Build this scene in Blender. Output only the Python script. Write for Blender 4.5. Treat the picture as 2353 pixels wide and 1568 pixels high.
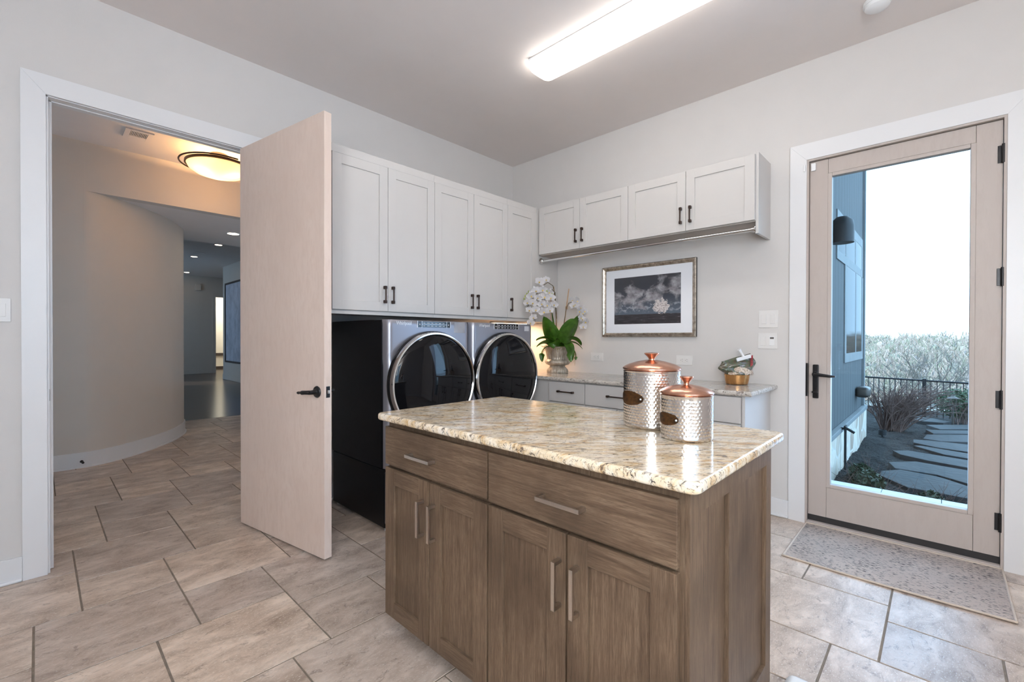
import bpy, bmesh, math, random
from mathutils import Vector, Matrix
random.seed(7)
PI = math.pi
S = bpy.context.scene
COL = S.collection
for o in list(bpy.data.objects):
    bpy.data.objects.remove(o)

# ------------------------------------------------------------------ camera
cam = bpy.data.cameras.new('camera')
cam.sensor_width = 36.0
cam.lens = 1036.93 / 2353 * 36.0
cam.clip_end = 600
co = bpy.data.objects.new('camera', cam)
COL.objects.link(co)
yaw, pit, rol = math.radians(43.5583), math.radians(-.3819), math.radians(.1166)
F0 = Vector((math.cos(yaw), math.sin(yaw), 0)); R0 = Vector((math.sin(yaw), -math.cos(yaw), 0)); Z0 = Vector((0, 0, 1))
Fw = F0*math.cos(pit) + Z0*math.sin(pit); U1 = Z0*math.cos(pit) - F0*math.sin(pit)
Rt = R0*math.cos(rol) + U1*math.sin(rol); Up = U1*math.cos(rol) - R0*math.sin(rol)
mw = Matrix((Rt, Up, -Fw)).transposed().to_4x4()
mw.translation = Vector((-3.5326, -3.3524, 1.227))
co.matrix_world = mw
S.camera = co
S.view_settings.view_transform = 'Standard'
S.view_settings.look = 'None'
S.view_settings.gamma = 1
S.view_settings.exposure = 1.12
S.view_settings.use_curve_mapping = False
S.cycles.max_bounces = 10
S.cycles.diffuse_bounces = 6
S.cycles.glossy_bounces = 5
S.cycles.transparent_max_bounces = 12
S.cycles.sample_clamp_indirect = 4
S.cycles.sample_clamp_direct = 30
S.cycles.caustics_reflective = False
S.cycles.caustics_refractive = False

# ------------------------------------------------------------------ light
W = bpy.data.worlds.new('sky'); S.world = W; W.use_nodes = True
W.node_tree.nodes['Background'].inputs[0].default_value = (.47, .73, 1.0, 1)
W.node_tree.nodes['Background'].inputs[1].default_value = 2.3

def lamp(name, kind, loc, energy, color=(1, 1, 1), rot=None, target=None, **kw):
    d = bpy.data.lights.new(name, kind); d.energy = energy; d.color = color
    for k, v in kw.items(): setattr(d, k, v)
    o = bpy.data.objects.new(name, d); COL.objects.link(o); o.location = loc
    if target is not None:
        o.rotation_euler = (Vector(target) - Vector(loc)).to_track_quat('-Z', 'Y').to_euler()
    elif rot: o.rotation_euler = rot
    return o
lamp('sun', 'SUN', (0, 0, 30), 4.6, (1, .93, .82), target=(22, -9, 17), angle=.01)
# fill lamps for windows added behind the camera; then the far hall's window
lamp('rear_fill', 'AREA', (-3.75, -4.66, 1.7), 270, (.99, .97, .97), rot=(PI/2+.35, 0, PI), shape='RECTANGLE', size=1.9, size_y=1.7)
lamp('west_fill', 'AREA', (-4.96, -4.12, 1.75), 40, (1, .975, .95), rot=(PI/2+.35, 0, -PI/2), shape='RECTANGLE', size=.9, size_y=1.5)
lamp('daylight_hall_window', 'AREA', (-4.1, 12.6, 1.7), 9, (.62, .78, 1.0), rot=(PI/2, 0, -PI/2), shape='RECTANGLE', size=1.2, size_y=1.8)
lamp('hall_east_fill', 'AREA', (.20, 1.125, 1.95), 3, (1, .86, .74), rot=(PI/2, 0, PI/2), shape='RECTANGLE', size=.5, size_y=.85)  # added warm fill for the hall, no such source known on this side
lamp('daylight_garden_door', 'AREA', (-.03, -3.15, 1.28), 6, (.42, .64, 1.0), rot=(PI/2-.25, 0, PI/2), shape='RECTANGLE', size=.62, size_y=1.9)
lamp('far_room_fill', 'AREA', (2.0, 16.2, 2.9), 40, (1, .97, .9), rot=(0, 0, 0), shape='RECTANGLE', size=2.0, size_y=1.5)  # added overhead fill for the far room, no fitting known there

# ------------------------------------------------------------------ materials
MATS = {}
def nt(name):
    m = bpy.data.materials.new(name); m.use_nodes = True
    t = m.node_tree; t.nodes.clear()
    out = t.nodes.new('ShaderNodeOutputMaterial')
    b = t.nodes.new('ShaderNodeBsdfPrincipled')
    t.links.new(b.outputs[0], out.inputs[0])
    MATS[name] = m
    return m, t, b, out
def N(t, typ, **kw):
    n = t.nodes.new(typ)
    for k, v in kw.items():
        if k in ('loc',): continue
        try: setattr(n, k, v)
        except Exception: pass
    return n
def ramp(t, fac, stops):
    r = N(t, 'ShaderNodeValToRGB')
    e = r.color_ramp.elements
    while len(e) > 1: e.remove(e[0])
    e[0].position = stops[0][0]; e[0].color = (*stops[0][1], 1) if len(stops[0][1]) == 3 else stops[0][1]
    for p, c in stops[1:]:
        x = e.new(p); x.color = (*c, 1)
    t.links.new(fac, r.inputs[0])
    return r.outputs[0]
def coords(t, scale=(1, 1, 1), rot=(0, 0, 0), kind='Object'):
    c = N(t, 'ShaderNodeTexCoord'); mp = N(t, 'ShaderNodeMapping')
    t.links.new(c.outputs[kind], mp.inputs[0])
    mp.inputs['Scale'].default_value = scale; mp.inputs['Rotation'].default_value = rot
    return mp.outputs[0]
def noise(t, vec, scale, detail=3, rough=.5, dist=0):
    n = N(t, 'ShaderNodeTexNoise')
    t.links.new(vec, n.inputs['Vector'])
    n.inputs['Scale'].default_value = scale; n.inputs['Detail'].default_value = detail
    n.inputs['Roughness'].default_value = rough; n.inputs['Distortion'].default_value = dist
    return n.outputs['Fac']
def bump(t, b, h, strength=.1, dist=.01):
    n = N(t, 'ShaderNodeBump'); n.inputs['Strength'].default_value = strength; n.inputs['Distance'].default_value = dist
    t.links.new(h, n.inputs['Height']); t.links.new(n.outputs[0], b.inputs['Normal'])
def mixc(t, fac, a, b, mode='MIX'):
    m = N(t, 'ShaderNodeMix', data_type='RGBA', blend_type=mode)
    for s, v in ((0, fac), (6, a), (7, b)):
        if hasattr(v, 'is_linked'): t.links.new(v, m.inputs[s])
        elif s == 0: m.inputs[0].default_value = v
        else: m.inputs[s].default_value = (*v, 1)
    return m.outputs[2]
def math_(t, op, a, b=None):
    m = N(t, 'ShaderNodeMath', operation=op)
    for i, v in enumerate((a, b)):
        if v is None: continue
        if hasattr(v, 'is_linked'): t.links.new(v, m.inputs[i])
        else: m.inputs[i].default_value = v
    return m.outputs[0]
def simple(name, col, rough=.5, metal=0, var=.04, vscale=6, bmp=0, bscale=80, coat=0, spec=None, bdist=.002):
    m, t, b, out = nt(name)
    v = coords(t)
    n = noise(t, v, vscale, 3)
    c = ramp(t, n, [(.25, tuple(x*(1-var) for x in col)), (.75, tuple(min(1, x*(1+var)) for x in col))])
    t.links.new(c, b.inputs['Base Color'])
    b.inputs['Roughness'].default_value = rough; b.inputs['Metallic'].default_value = metal
    if coat: b.inputs['Coat Weight'].default_value = coat; b.inputs['Coat Roughness'].default_value = .03
    if spec is not None: b.inputs['Specular IOR Level'].default_value = spec
    if bmp: bump(t, b, noise(t, v, bscale, 2), bmp, bdist)
    return m
def emis(name, col, strength):
    m = bpy.data.materials.new(name); m.use_nodes = True; t = m.node_tree; t.nodes.clear()
    out = t.nodes.new('ShaderNodeOutputMaterial'); e = t.nodes.new('ShaderNodeEmission')
    e.inputs[0].default_value = (*col, 1); e.inputs[1].default_value = strength
    t.links.new(e.outputs[0], out.inputs[0]); return m
def pane(name, tint=(1, 1, 1), ior=1.45):
    m = bpy.data.materials.new(name); m.use_nodes = True; t = m.node_tree; t.nodes.clear()
    out = t.nodes.new('ShaderNodeOutputMaterial'); tr = N(t, 'ShaderNodeBsdfTransparent'); g = N(t, 'ShaderNodeBsdfGlossy')
    fr = N(t, 'ShaderNodeFresnel'); fr.inputs[0].default_value = ior
    mx = N(t, 'ShaderNodeMixShader'); tr.inputs[0].default_value = (*tint, 1); g.inputs['Roughness'].default_value = .005
    ge = N(t, 'ShaderNodeNewGeometry')      # only the face a ray enters by mirrors; the far face lets it out
    fac = math_(t, 'MULTIPLY', fr.outputs[0], math_(t, 'SUBTRACT', 1.0, ge.outputs['Backfacing']))
    t.links.new(fac, mx.inputs[0]); t.links.new(tr.outputs[0], mx.inputs[1]); t.links.new(g.outputs[0], mx.inputs[2])
    t.links.new(mx.outputs[0], out.inputs[0]); return m

M = {}
M['wall'] = simple('wall_paint', (.64, .615, .595), .75, var=.012, bmp=.12, bscale=160)
M['ceil'] = simple('ceiling_paint', (.76, .705, .68), .85, var=.012, bmp=.12, bscale=120)
M['hallwall'] = simple('hall_wall_paint', (.62, .57, .52), .8, var=.012, bmp=.12, bscale=160)
M['trim'] = simple('trim_paint', (.74, .735, .74), .35, var=.01)
M['cab'] = simple('cabinet_paint', (.575, .552, .532), .38, var=.012)
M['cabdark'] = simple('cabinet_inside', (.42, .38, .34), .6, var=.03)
M['bronze'] = simple('bronze_pull', (.055, .035, .028), .38, metal=.7, var=.15, vscale=60)
M['black'] = simple('black_metal', (.012, .011, .012), .32, metal=.4, var=.1)
M['nickel'] = simple('brushed_nickel', (.62, .56, .50), .3, metal=1, var=.05, vscale=200)
M['chrome'] = simple('chrome', (.8, .8, .8), .09, metal=1, var=.02)
M['plate'] = simple('switch_plate', (.74, .72, .70), .35, var=.01)
M['slot'] = simple('outlet_slot', (.08, .075, .07), .5)
M['white'] = simple('white_plastic', (.8, .8, .8), .35, var=.01)
M['applblack'] = simple('appliance_black', (.005, .005, .006), .30, var=.1, vscale=2, spec=.25)
M['applgrey'] = simple('appliance_slate', (.30, .30, .335), .34, metal=.75, var=.04, vscale=3)
M['applglass'] = simple('dark_glass', (.004, .004, .005), .03, var=.0, spec=.28)
M['panelblack'] = simple('panel_black', (.008, .008, .009), .12)
M['film'] = simple('clear_film', (.36, .36, .39), .12, metal=.6, var=.15, vscale=20)
M['print'] = simple('pale_print', (.5, .5, .53), .4, var=0)
M['logo'] = simple('logo_silver', (.85, .85, .88), .25, metal=.3, var=0)
M['copper'] = simple('copper', (.64, .345, .24), .24, metal=1, var=.1, vscale=25, bmp=.25, bscale=45, bdist=.004)
M['bowlcopper'] = simple('warm_copper', (.62, .33, .13), .26, metal=1, var=.15, vscale=25, bmp=.25, bscale=45, bdist=.004)
M['steel'] = simple('hammered_steel', (.78, .73, .69), .17, metal=1, var=.06, vscale=30)
M['tagwood'] = None
M['rubber'] = simple('rubber', (.02, .018, .018), .7)
M['foot'] = simple('levelling_foot', (.75, .75, .74), .5)
M['mulch'] = simple('mulch', (.013, .010, .009), .9, var=.6, vscale=60, bmp=1, bscale=45, bdist=.05)
M['leaf'] = simple('orchid_leaf', (.075, .185, .022), .26, var=.5, vscale=14)
M['petal'] = simple('orchid_petal', (.88, .86, .87), .5, var=.02)
M['lip'] = simple('orchid_lip', (.75, .55, .16), .5, var=.2, vscale=60)
M['bud'] = simple('orchid_bud', (.36, .42, .10), .5, var=.2)
M['stem'] = simple('orchid_stem', (.10, .075, .035), .5, var=.3, vscale=30)
M['stake'] = simple('bamboo_stake', (.45, .27, .14), .5, var=.2, vscale=30)
M['moss'] = simple('moss', (.26, .24, .09), .9, var=.4, vscale=60)
M['twig'] = simple('twig_bark', (.16, .10, .085), .85, var=.3, vscale=30)
M['palebark'] = simple('pale_bark', (.20, .165, .14), .85, var=.3, vscale=20)
M['evergreen'] = simple('evergreen_leaf', (.035, .075, .025), .5, var=.5, vscale=20)
M['darkgreen'] = simple('shrub_leaf', (.03, .045, .018), .6, var=.6, vscale=25)
M['iron'] = simple('iron_fence', (.02, .02, .022), .5, metal=.3)
M['lantern'] = simple('lantern_bronze', (.10, .085, .075), .4, metal=.6, var=.1)
M['flag'] = simple('flagstone', (.04, .041, .044), .75, var=.22, vscale=3.5, bmp=.5, bscale=14, bdist=.02)
M['porch'] = simple('porch_tile', (.80, .82, .84), .5, var=.06, vscale=5)
M['grout'] = simple('grout', (.20, .165, .13), .9, var=.25, vscale=25)
M['woodfloor'] = None
M['cushion'] = simple('blue_cloth', (.16, .20, .33), .9, var=.1)
M['glass'] = pane('door_glass', (.90, .95, .97))
M['picglass'] = pane('picture_glass', (1, 1, 1), 1.25)
M['lensglass'] = pane('lantern_glass', (.9, .92, .9))
M['film2'] = pane('bag_film', (.9, .92, .9), 1.5)
M['light'] = emis('diffuser_light', (1, .95, .89), 4.4)
M['can'] = emis('downlight', (1, .82, .6), 14)
def alabaster():
    m = bpy.data.materials.new('alabaster'); m.use_nodes = True; t = m.node_tree; t.nodes.clear()
    out = t.nodes.new('ShaderNodeOutputMaterial'); tr = N(t, 'ShaderNodeBsdfTranslucent'); d = N(t, 'ShaderNodeBsdfDiffuse'); mx = N(t, 'ShaderNodeMixShader')
    tr.inputs[0].default_value = (.80, .72, .58, 1); d.inputs[0].default_value = (.75, .66, .52, 1); mx.inputs[0].default_value = .35
    t.links.new(tr.outputs[0], mx.inputs[1]); t.links.new(d.outputs[0], mx.inputs[2]); t.links.new(mx.outputs[0], out.inputs[0]); return m
M['bowlglass'] = alabaster()
M['bulb'] = emis('bulb_glow', (1, .72, .42), 9)
M['strip'] = emis('cabinet_strip', (1, .72, .45), 7)

def tile_mat():
    m, t, b, o = nt('stone_tile')
    g = N(t, 'ShaderNodeNewGeometry')
    rnd = g.outputs['Random Per Island']
    v = coords(t, (1, 1, 1))
    off = N(t, 'ShaderNodeVectorMath', operation='MULTIPLY_ADD')
    cmb = N(t, 'ShaderNodeCombineXYZ')
    t.links.new(rnd, cmb.inputs[0]); t.links.new(math_(t, 'MULTIPLY', rnd, 3.7), cmb.inputs[1])
    t.links.new(cmb.outputs[0], off.inputs[0]); off.inputs[1].default_value = (40, 40, 40); t.links.new(v, off.inputs[2])
    vv = off.outputs[0]
    st = N(t, 'ShaderNodeMapping'); st.inputs['Scale'].default_value = (1, 2.0, 1); st.inputs['Rotation'].default_value = (0, 0, .35)
    t.links.new(vv, st.inputs[0]); vs = st.outputs[0]
    n1 = noise(t, vs, 4.2, 9, .70, .5)
    base = ramp(t, n1, [(.33, (.315, .245, .193)), (.5, (.49, .40, .33)), (.66, (.68, .575, .49))])
    n2 = noise(t, vs, 17, 7, .75, .4)
    c2 = mixc(t, ramp(t, n2, [(.54, (0, 0, 0)), (.72, (.35, .35, .35))]), base, (.68, .60, .52))
    n3 = noise(t, vs, 11, 10, .82, 1.0)
    c3 = mixc(t, ramp(t, n3, [(.545, (0, 0, 0)), (.62, (.65, .65, .65))]), c2, (.19, .14, .11))
    n4 = noise(t, vs, 95, 2, .5)
    c4 = mixc(t, ramp(t, n4, [(.61, (0, 0, 0)), (.65, (.75, .75, .75))]), c3, (.62, .58, .53))
    br = ramp(t, rnd, [(0, (.84, .84, .86)), (1, (1.16, 1.13, 1.09))])
    c5 = mixc(t, 1.0, c4, br, 'MULTIPLY')
    t.links.new(c5, b.inputs['Base Color'])
    rr = ramp(t, n1, [(.3, (.42, .42, .42)), (.7, (.30, .30, .30))])
    t.links.new(rr, b.inputs['Roughness'])
    hh = math_(t, 'ADD', n2, math_(t, 'MULTIPLY', n4, .4))
    bump(t, b, hh, .25, .004)
    return m
M['tile'] = tile_mat()
def granite(name, rot, pale):
    m, t, b, o = nt(name)
    v = coords(t, (1, 1, 1), (0, 0, rot))
    st = N(t, 'ShaderNodeMapping'); st.inputs['Scale'].default_value = (1, 3.0, 1.6); t.links.new(v, st.inputs[0]); vs = st.outputs[0]
    n1 = noise(t, vs, 7, 8, .68, .9)
    if pale:
        c = ramp(t, n1, [(.3, (.42, .38, .33)), (.55, (.56, .52, .47)), (.75, (.62, .60, .57))])
    else:
        c = ramp(t, n1, [(.26, (.36, .18, .06)), (.38, (.54, .34, .16)), (.46, (.70, .56, .38)), (.58, (.80, .70, .56)), (.75, (.78, .73, .67))])
        n5 = noise(t, vs, 2.0, 6, .65, 1.0)
        c = mixc(t, ramp(t, n5, [(.53, (0, 0, 0)), (.70, (.65, .65, .65))]), c, (.50, .31, .12))
    n2 = noise(t, vs, 19, 8, .78, 1.4)
    c = mixc(t, ramp(t, n2, [(.53, (0, 0, 0)), (.60, (.92, .92, .92))]), c, (.12, .08, .06))
    n3 = noise(t, vs, 42, 6, .75, .8)
    c = mixc(t, ramp(t, n3, [(.57, (0, 0, 0)), (.62, (1, 1, 1))]), c, (.03, .027, .03))
    n4 = noise(t, vs, 13, 6, .65, .8)
    c = mixc(t, ramp(t, n4, [(.60, (0, 0, 0)), (.74, (.6, .6, .6))]), c, (.55, .53, .54))
    t.links.new(c, b.inputs['Base Color']); b.inputs['Roughness'].default_value = .10; b.inputs['Specular IOR Level'].default_value = .42
    return m
M['granite'] = granite('gold_granite', .78, False)
M['granite2'] = granite('pale_granite', 1.3, True)
def wood(name, stretch, dark, mid, lite, rough=.52, sc=5.0, big=1.6, bscl=.12):
    m, t, b, o = nt(name)
    v = coords(t, stretch)
    n1 = noise(t, v, sc, 8, .68, .9)
    n2 = noise(t, v, sc*6, 4, .7, .2)
    c = ramp(t, n1, [(.3, dark), (.5, mid), (.72, lite)])
    c = mixc(t, ramp(t, n2, [(.38, (.7, .7, .7)), (.54, (0, 0, 0))]), c, dark)
    v2 = coords(t)
    n3 = noise(t, v2, big, 3, .55)
    c = mixc(t, ramp(t, n3, [(.46, (0, 0, 0)), (.70, (.75, .75, .75))]), c, tuple(x*.62 for x in dark))
    t.links.new(c, b.inputs['Base Color']); b.inputs['Roughness'].default_value = rough; b.inputs['Specular IOR Level'].default_value = .3
    bump(t, b, n2, bscl, .002)
    return m
D_, Mi_, L_ = (.074, .045, .027), (.142, .094, .059), (.200, .138, .090)
M['woodv'] = wood('stained_wood_upright', (16, 16, .8), D_, Mi_, L_, big=2.6)
M['woodh'] = wood('stained_wood_level', (16, .8, 16), D_, Mi_, L_, big=2.6)
M['birch'] = wood('pale_birch', (3, 3, .8), (.69, .555, .475), (.715, .58, .50), (.74, .605, .525), .45, 2.0, 1.2, .015)
for nn in MATS['pale_birch'].node_tree.nodes:
    pass
M['doorwood'] = wood('grey_stained_wood', (4, 4, .8), (.47, .415, .38), (.485, .43, .395), (.50, .445, .41), .45, 2.0, 1.2, .015)
def soften(name, stops):
    # a paler, quieter grain: the dark blotch layer follows the wood's own tone
    for n in MATS[name].node_tree.nodes:
        if n.type == 'MIX' and not n.inputs[7].is_linked:
            n.inputs[7].default_value = (*stops, 1)
soften('pale_birch', (.67, .53, .45)); soften('grey_stained_wood', (.46, .40, .365))
def floorboards():
    m, t, b, o = nt('dark_floorboards')
    v = coords(t, (.8, 9, 1), (0, 0, .2))
    n = noise(t, v, 3, 6, .6)
    c = ramp(t, n, [(.3, (.022, .015, .012)), (.7, (.06, .042, .034))])
    t.links.new(c, b.inputs['Base Color']); b.inputs['Roughness'].default_value = .22
    return m
M['woodfloor'] = floorboards()
def tagmat():
    m, t, b, o = nt('burnished_tag')
    v = coords(t, (1, 1, 1), kind='Generated')
    n = noise(t, v, 4, 4)
    c = ramp(t, n, [(.3, (.045, .028, .02)), (.6, (.22, .10, .035)), (.75, (.09, .06, .06))])
    t.links.new(c, b.inputs['Base Color']); b.inputs['Roughness'].default_value = .3; b.inputs['Metallic'].default_value = .5
    return m
M['tagwood'] = tagmat()
def urnmat():
    m, t, b, o = nt('aged_urn')
    v = coords(t, (6, 6, 1.2)); n = noise(t, v, 6, 6, .7)
    c = ramp(t, n, [(.3, (.20, .165, .125)), (.5, (.36, .315, .26)), (.7, (.55, .50, .44))])
    t.links.new(c, b.inputs['Base Color']); b.inputs['Roughness'].default_value = .38; b.inputs['Metallic'].default_value = .35
    bump(t, b, n, .4, .004)
    return m
M['urn'] = urnmat()
def framemat():
    m, t, b, o = nt('silver_leaf_frame')
    v = coords(t); n = noise(t, v, 35, 5, .7)
    c = ramp(t, n, [(.35, (.30, .245, .19)), (.6, (.60, .54, .46)), (.75, (.75, .70, .64))])
    t.links.new(c, b.inputs['Base Color']); b.inputs['Roughness'].default_value = .3; b.inputs['Metallic'].default_value = .9
    return m
M['frame'] = framemat()
M['frameside'] = simple('frame_edge', (.03, .025, .025), .5)
M['mount'] = simple('mount_board', (.88, .885, .92), .6, var=.005)
def matrug():
    m, t, b, o = nt('woven_mat')
    v = coords(t, (1, 1, 1))
    base = ramp(t, noise(t, v, 4, 3), [(.3, (.72, .62, .55)), (.7, (.86, .76, .68))])
    st = N(t, 'ShaderNodeMapping'); st.inputs['Scale'].default_value = (150, 42, 1); t.links.new(v, st.inputs[0])
    d = noise(t, st.outputs[0], 1, 2, .6)
    big = noise(t, v, 7, 3, .6)
    mask = math_(t, 'ADD', d, math_(t, 'MULTIPLY', big, .35))
    c = mixc(t, ramp(t, mask, [(.72, (0, 0, 0)), (.80, (.85, .85, .85))]), base, (.13, .11, .105))
    t.links.new(c, b.inputs['Base Color']); b.inputs['Roughness'].default_value = .95
    bump(t, b, d, .6, .004)
    return m
M['rug'] = matrug()
M['rugedge'] = simple('mat_binding', (.56, .47, .39), .9, var=.06, vscale=40)
def artmat():
    # a black-and-white photographic print: clouds over a field with one pale tree. Generated: x across, z up
    m, t, b, o = nt('landscape_print')
    c = N(t, 'ShaderNodeTexCoord'); s = N(t, 'ShaderNodeSeparateXYZ'); t.links.new(c.outputs['Generated'], s.inputs[0])
    x = math_(t, 'SUBTRACT', 1.0, s.outputs[1]); z = s.outputs[2]
    cb = N(t, 'ShaderNodeCombineXYZ'); t.links.new(math_(t, 'MULTIPLY', x, 1.5), cb.inputs[0]); t.links.new(math_(t, 'MULTIPLY', z, 1.3), cb.inputs[1])
    v = cb.outputs[0]
    cl = noise(t, v, 3.4, 9, .58, .5)
    band = math_(t, 'SUBTRACT', 1.0, math_(t, 'ABSOLUTE', math_(t, 'MULTIPLY', math_(t, 'SUBTRACT', math_(t, 'SUBTRACT', z, math_(t, 'MULTIPLY', x, .28)), .46), 2.6)))
    cm = math_(t, 'ADD', cl, math_(t, 'MULTIPLY', band, .22))
    sky0 = ramp(t, z, [(.2, (.10, .13, .17)), (.6, (.035, .04, .055)), (1, (.045, .045, .055))])
    cloudc = ramp(t, noise(t, v, 7, 8, .6), [(.3, (.10, .09, .10)), (.7, (.42, .41, .44))])
    sky = mixc(t, ramp(t, cm, [(.58, (0, 0, 0)), (.70, (1, 1, 1))]), sky0, cloudc)
    low = noise(t, v, 12, 6, .6)
    lowm = math_(t, 'MULTIPLY', ramp(t, low, [(.52, (0, 0, 0)), (.62, (1, 1, 1))]), ramp(t, z, [(.24, (0, 0, 0)), (.3, (1, 1, 1)), (.42, (.6, .6, .6)), (.46, (0, 0, 0))]))
    sky = mixc(t, lowm, sky, (.36, .37, .41))
    st = N(t, 'ShaderNodeMapping'); st.inputs['Scale'].default_value = (2, 14, 1); t.links.new(v, st.inputs[0])
    g = noise(t, st.outputs[0], 2.5, 6, .6)
    field = ramp(t, g, [(.4, (.022, .018, .022)), (.62, (.05, .045, .05)), (.72, (.35, .34, .37))])
    hz = math_(t, 'GREATER_THAN', z, .215)
    pic = mixc(t, hz, field, sky)
    dx = math_(t, 'DIVIDE', math_(t, 'SUBTRACT', x, .715), .115); dz = math_(t, 'DIVIDE', math_(t, 'SUBTRACT', z, .36), .145)
    r2 = math_(t, 'ADD', math_(t, 'MULTIPLY', dx, dx), math_(t, 'MULTIPLY', dz, dz))
    edge = math_(t, 'ADD', r2, math_(t, 'MULTIPLY', math_(t, 'SUBTRACT', noise(t, v, 11, 6, .7), .5), 4.2))
    tm = math_(t, 'LESS_THAN', edge, .9)
    treec = ramp(t, noise(t, v, 26, 6, .7), [(.36, (.12, .095, .09)), (.5, (.62, .56, .54)), (.8, (.8, .77, .76))])
    pic = mixc(t, tm, pic, treec)
    t.links.new(pic, b.inputs['Base Color']); b.inputs['Roughness'].default_value = .5
    return m
M['art'] = artmat()
def siding():
    m, t, b, o = nt('board_siding')
    v = coords(t); s = N(t, 'ShaderNodeSeparateXYZ'); t.links.new(v, s.inputs[0])
    fx = math_(t, 'FRACT', math_(t, 'MULTIPLY', s.outputs[0], 5.0))
    gr = math_(t, 'LESS_THAN', fx, .10)
    st = N(t, 'ShaderNodeMapping'); st.inputs['Scale'].default_value = (40, 1, 1.0); t.links.new(v, st.inputs[0])
    n = noise(t, st.outputs[0], 2, 5, .7)
    c = ramp(t, n, [(.3, (.05, .056, .06)), (.7, (.10, .107, .112))])
    c = mixc(t, gr, c, (.032, .036, .04))
    t.links.new(c, b.inputs['Base Color']); b.inputs['Roughness'].default_value = .8
    return m
M['siding'] = siding()
M['exttrim'] = simple('outdoor_trim', (.20, .21, .215), .7, var=.08)
M['extglass'] = simple('window_dark_glass', (.010, .012, .016), .04, var=0, spec=.06); MATS['window_dark_glass'].node_tree.nodes['Principled BSDF'].inputs['IOR'].default_value = 1.12
def stonemat():
    m, t, b, o = nt('fieldstone')
    v = coords(t, (4.2, 4.2, 4.2)); vo = N(t, 'ShaderNodeTexVoronoi'); t.links.new(v, vo.inputs['Vector']); vo.inputs['Scale'].default_value = 1
    vo2 = N(t, 'ShaderNodeTexVoronoi', feature='DISTANCE_TO_EDGE'); t.links.new(v, vo2.inputs['Vector']); vo2.inputs['Scale'].default_value = 1
    hs = N(t, 'ShaderNodeSeparateColor'); t.links.new(vo.outputs['Color'], hs.inputs[0])
    c = ramp(t, hs.outputs[0], [(0, (.50, .42, .34)), (.5, (.62, .56, .48)), (1, (.36, .27, .21))])
    c = mixc(t, ramp(t, vo2.outputs['Distance'], [(.03, (1, 1, 1)), (.07, (0, 0, 0))]), c, (.58, .55, .50))
    t.links.new(c, b.inputs['Base Color']); b.inputs['Roughness'].default_value = .9
    bump(t, b, vo2.outputs['Distance'], .6, .05)
    return m
M['stone'] = stonemat()
def forestmat():
    m, t, b, o = nt('winter_woods')
    g = N(t, 'ShaderNodeNewGeometry')
    v = coords(t); n = noise(t, v, 1.4, 6, .75)
    c1 = ramp(t, g.outputs['Random Per Island'], [(0, (.30, .27, .24)), (.45, (.36, .33, .31)), (.7, (.22, .25, .20)), (1, (.15, .19, .14))])
    c = mixc(t, ramp(t, n, [(.35, (.5, .5, .5)), (.6, (0, 0, 0))]), c1, (.19, .18, .19))
    t.links.new(c, b.inputs['Base Color']); b.inputs['Roughness'].default_value = 1
    bump(t, b, n, 1, .5)
    return m
M['forest'] = forestmat()
M['hill'] = simple('hill_ground', (.26, .235, .20), 1, var=.2, vscale=.3)
def bagmat():
    m, t, b, o = nt('printed_bag')
    v = coords(t); n = noise(t, v, 24, 7, .7, .8)
    c = ramp(t, n, [(.25, (.02, .03, .025)), (.40, (.05, .08, .05)), (.47, (.12, .075, .05)), (.53, (.05, .11, .05)), (.58, (.10, .09, .09)), (.63, (.30, .30, .29)), (.70, (.04, .03, .05)), (.8, (.40, .42, .44))])
    t.links.new(c, b.inputs['Base Color']); b.inputs['Roughness'].default_value = .18; b.inputs['Coat Weight'].default_value = .6
    bump(t, b, noise(t, v, 30, 3), .7, .01)
    return m
M['bag'] = bagmat()
M['redprint'] = simple('red_band', (.40, .06, .07), .3, var=.3, vscale=80)
def seedmat():
    m, t, b, o = nt('oat_flakes')
    v = coords(t, (150, 150, 150)); vo = N(t, 'ShaderNodeTexVoronoi'); vo.inputs['Scale'].default_value = 1; t.links.new(v, vo.inputs['Vector'])
    hs = N(t, 'ShaderNodeSeparateColor'); t.links.new(vo.outputs['Color'], hs.inputs[0])
    c = ramp(t, hs.outputs[0], [(0, (.22, .15, .11)), (.4, (.55, .42, .32)), (1, (.70, .62, .52))])
    t.links.new(c, b.inputs['Base Color']); b.inputs['Roughness'].default_value = .7; bump(t, b, vo.outputs['Distance'], .7, .004)
    return m
M['seed'] = seedmat()
def plan_mat():
    m, t, b, o = nt('framed_plan_print')
    v = coords(t, (1, 1, 1), kind='Generated'); br = N(t, 'ShaderNodeTexBrick'); 
    mp = N(t, 'ShaderNodeMapping'); mp.inputs['Rotation'].default_value = (0, PI/2, 0); t.links.new(v, mp.inputs[0])
    n = noise(t, v, 7, 5, .7)
    c = ramp(t, n, [(.35, (.40, .46, .60)), (.6, (.66, .73, .90))])
    t.links.new(c, b.inputs['Base Color']); b.inputs['Roughness'].default_value = .4
    return m
M['plan'] = plan_mat()
M['cream'] = simple('cream_paint', (.80, .76, .64), .5, var=.02)
M['rail'] = simple('dark_rail', (.06, .045, .035), .4)

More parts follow.
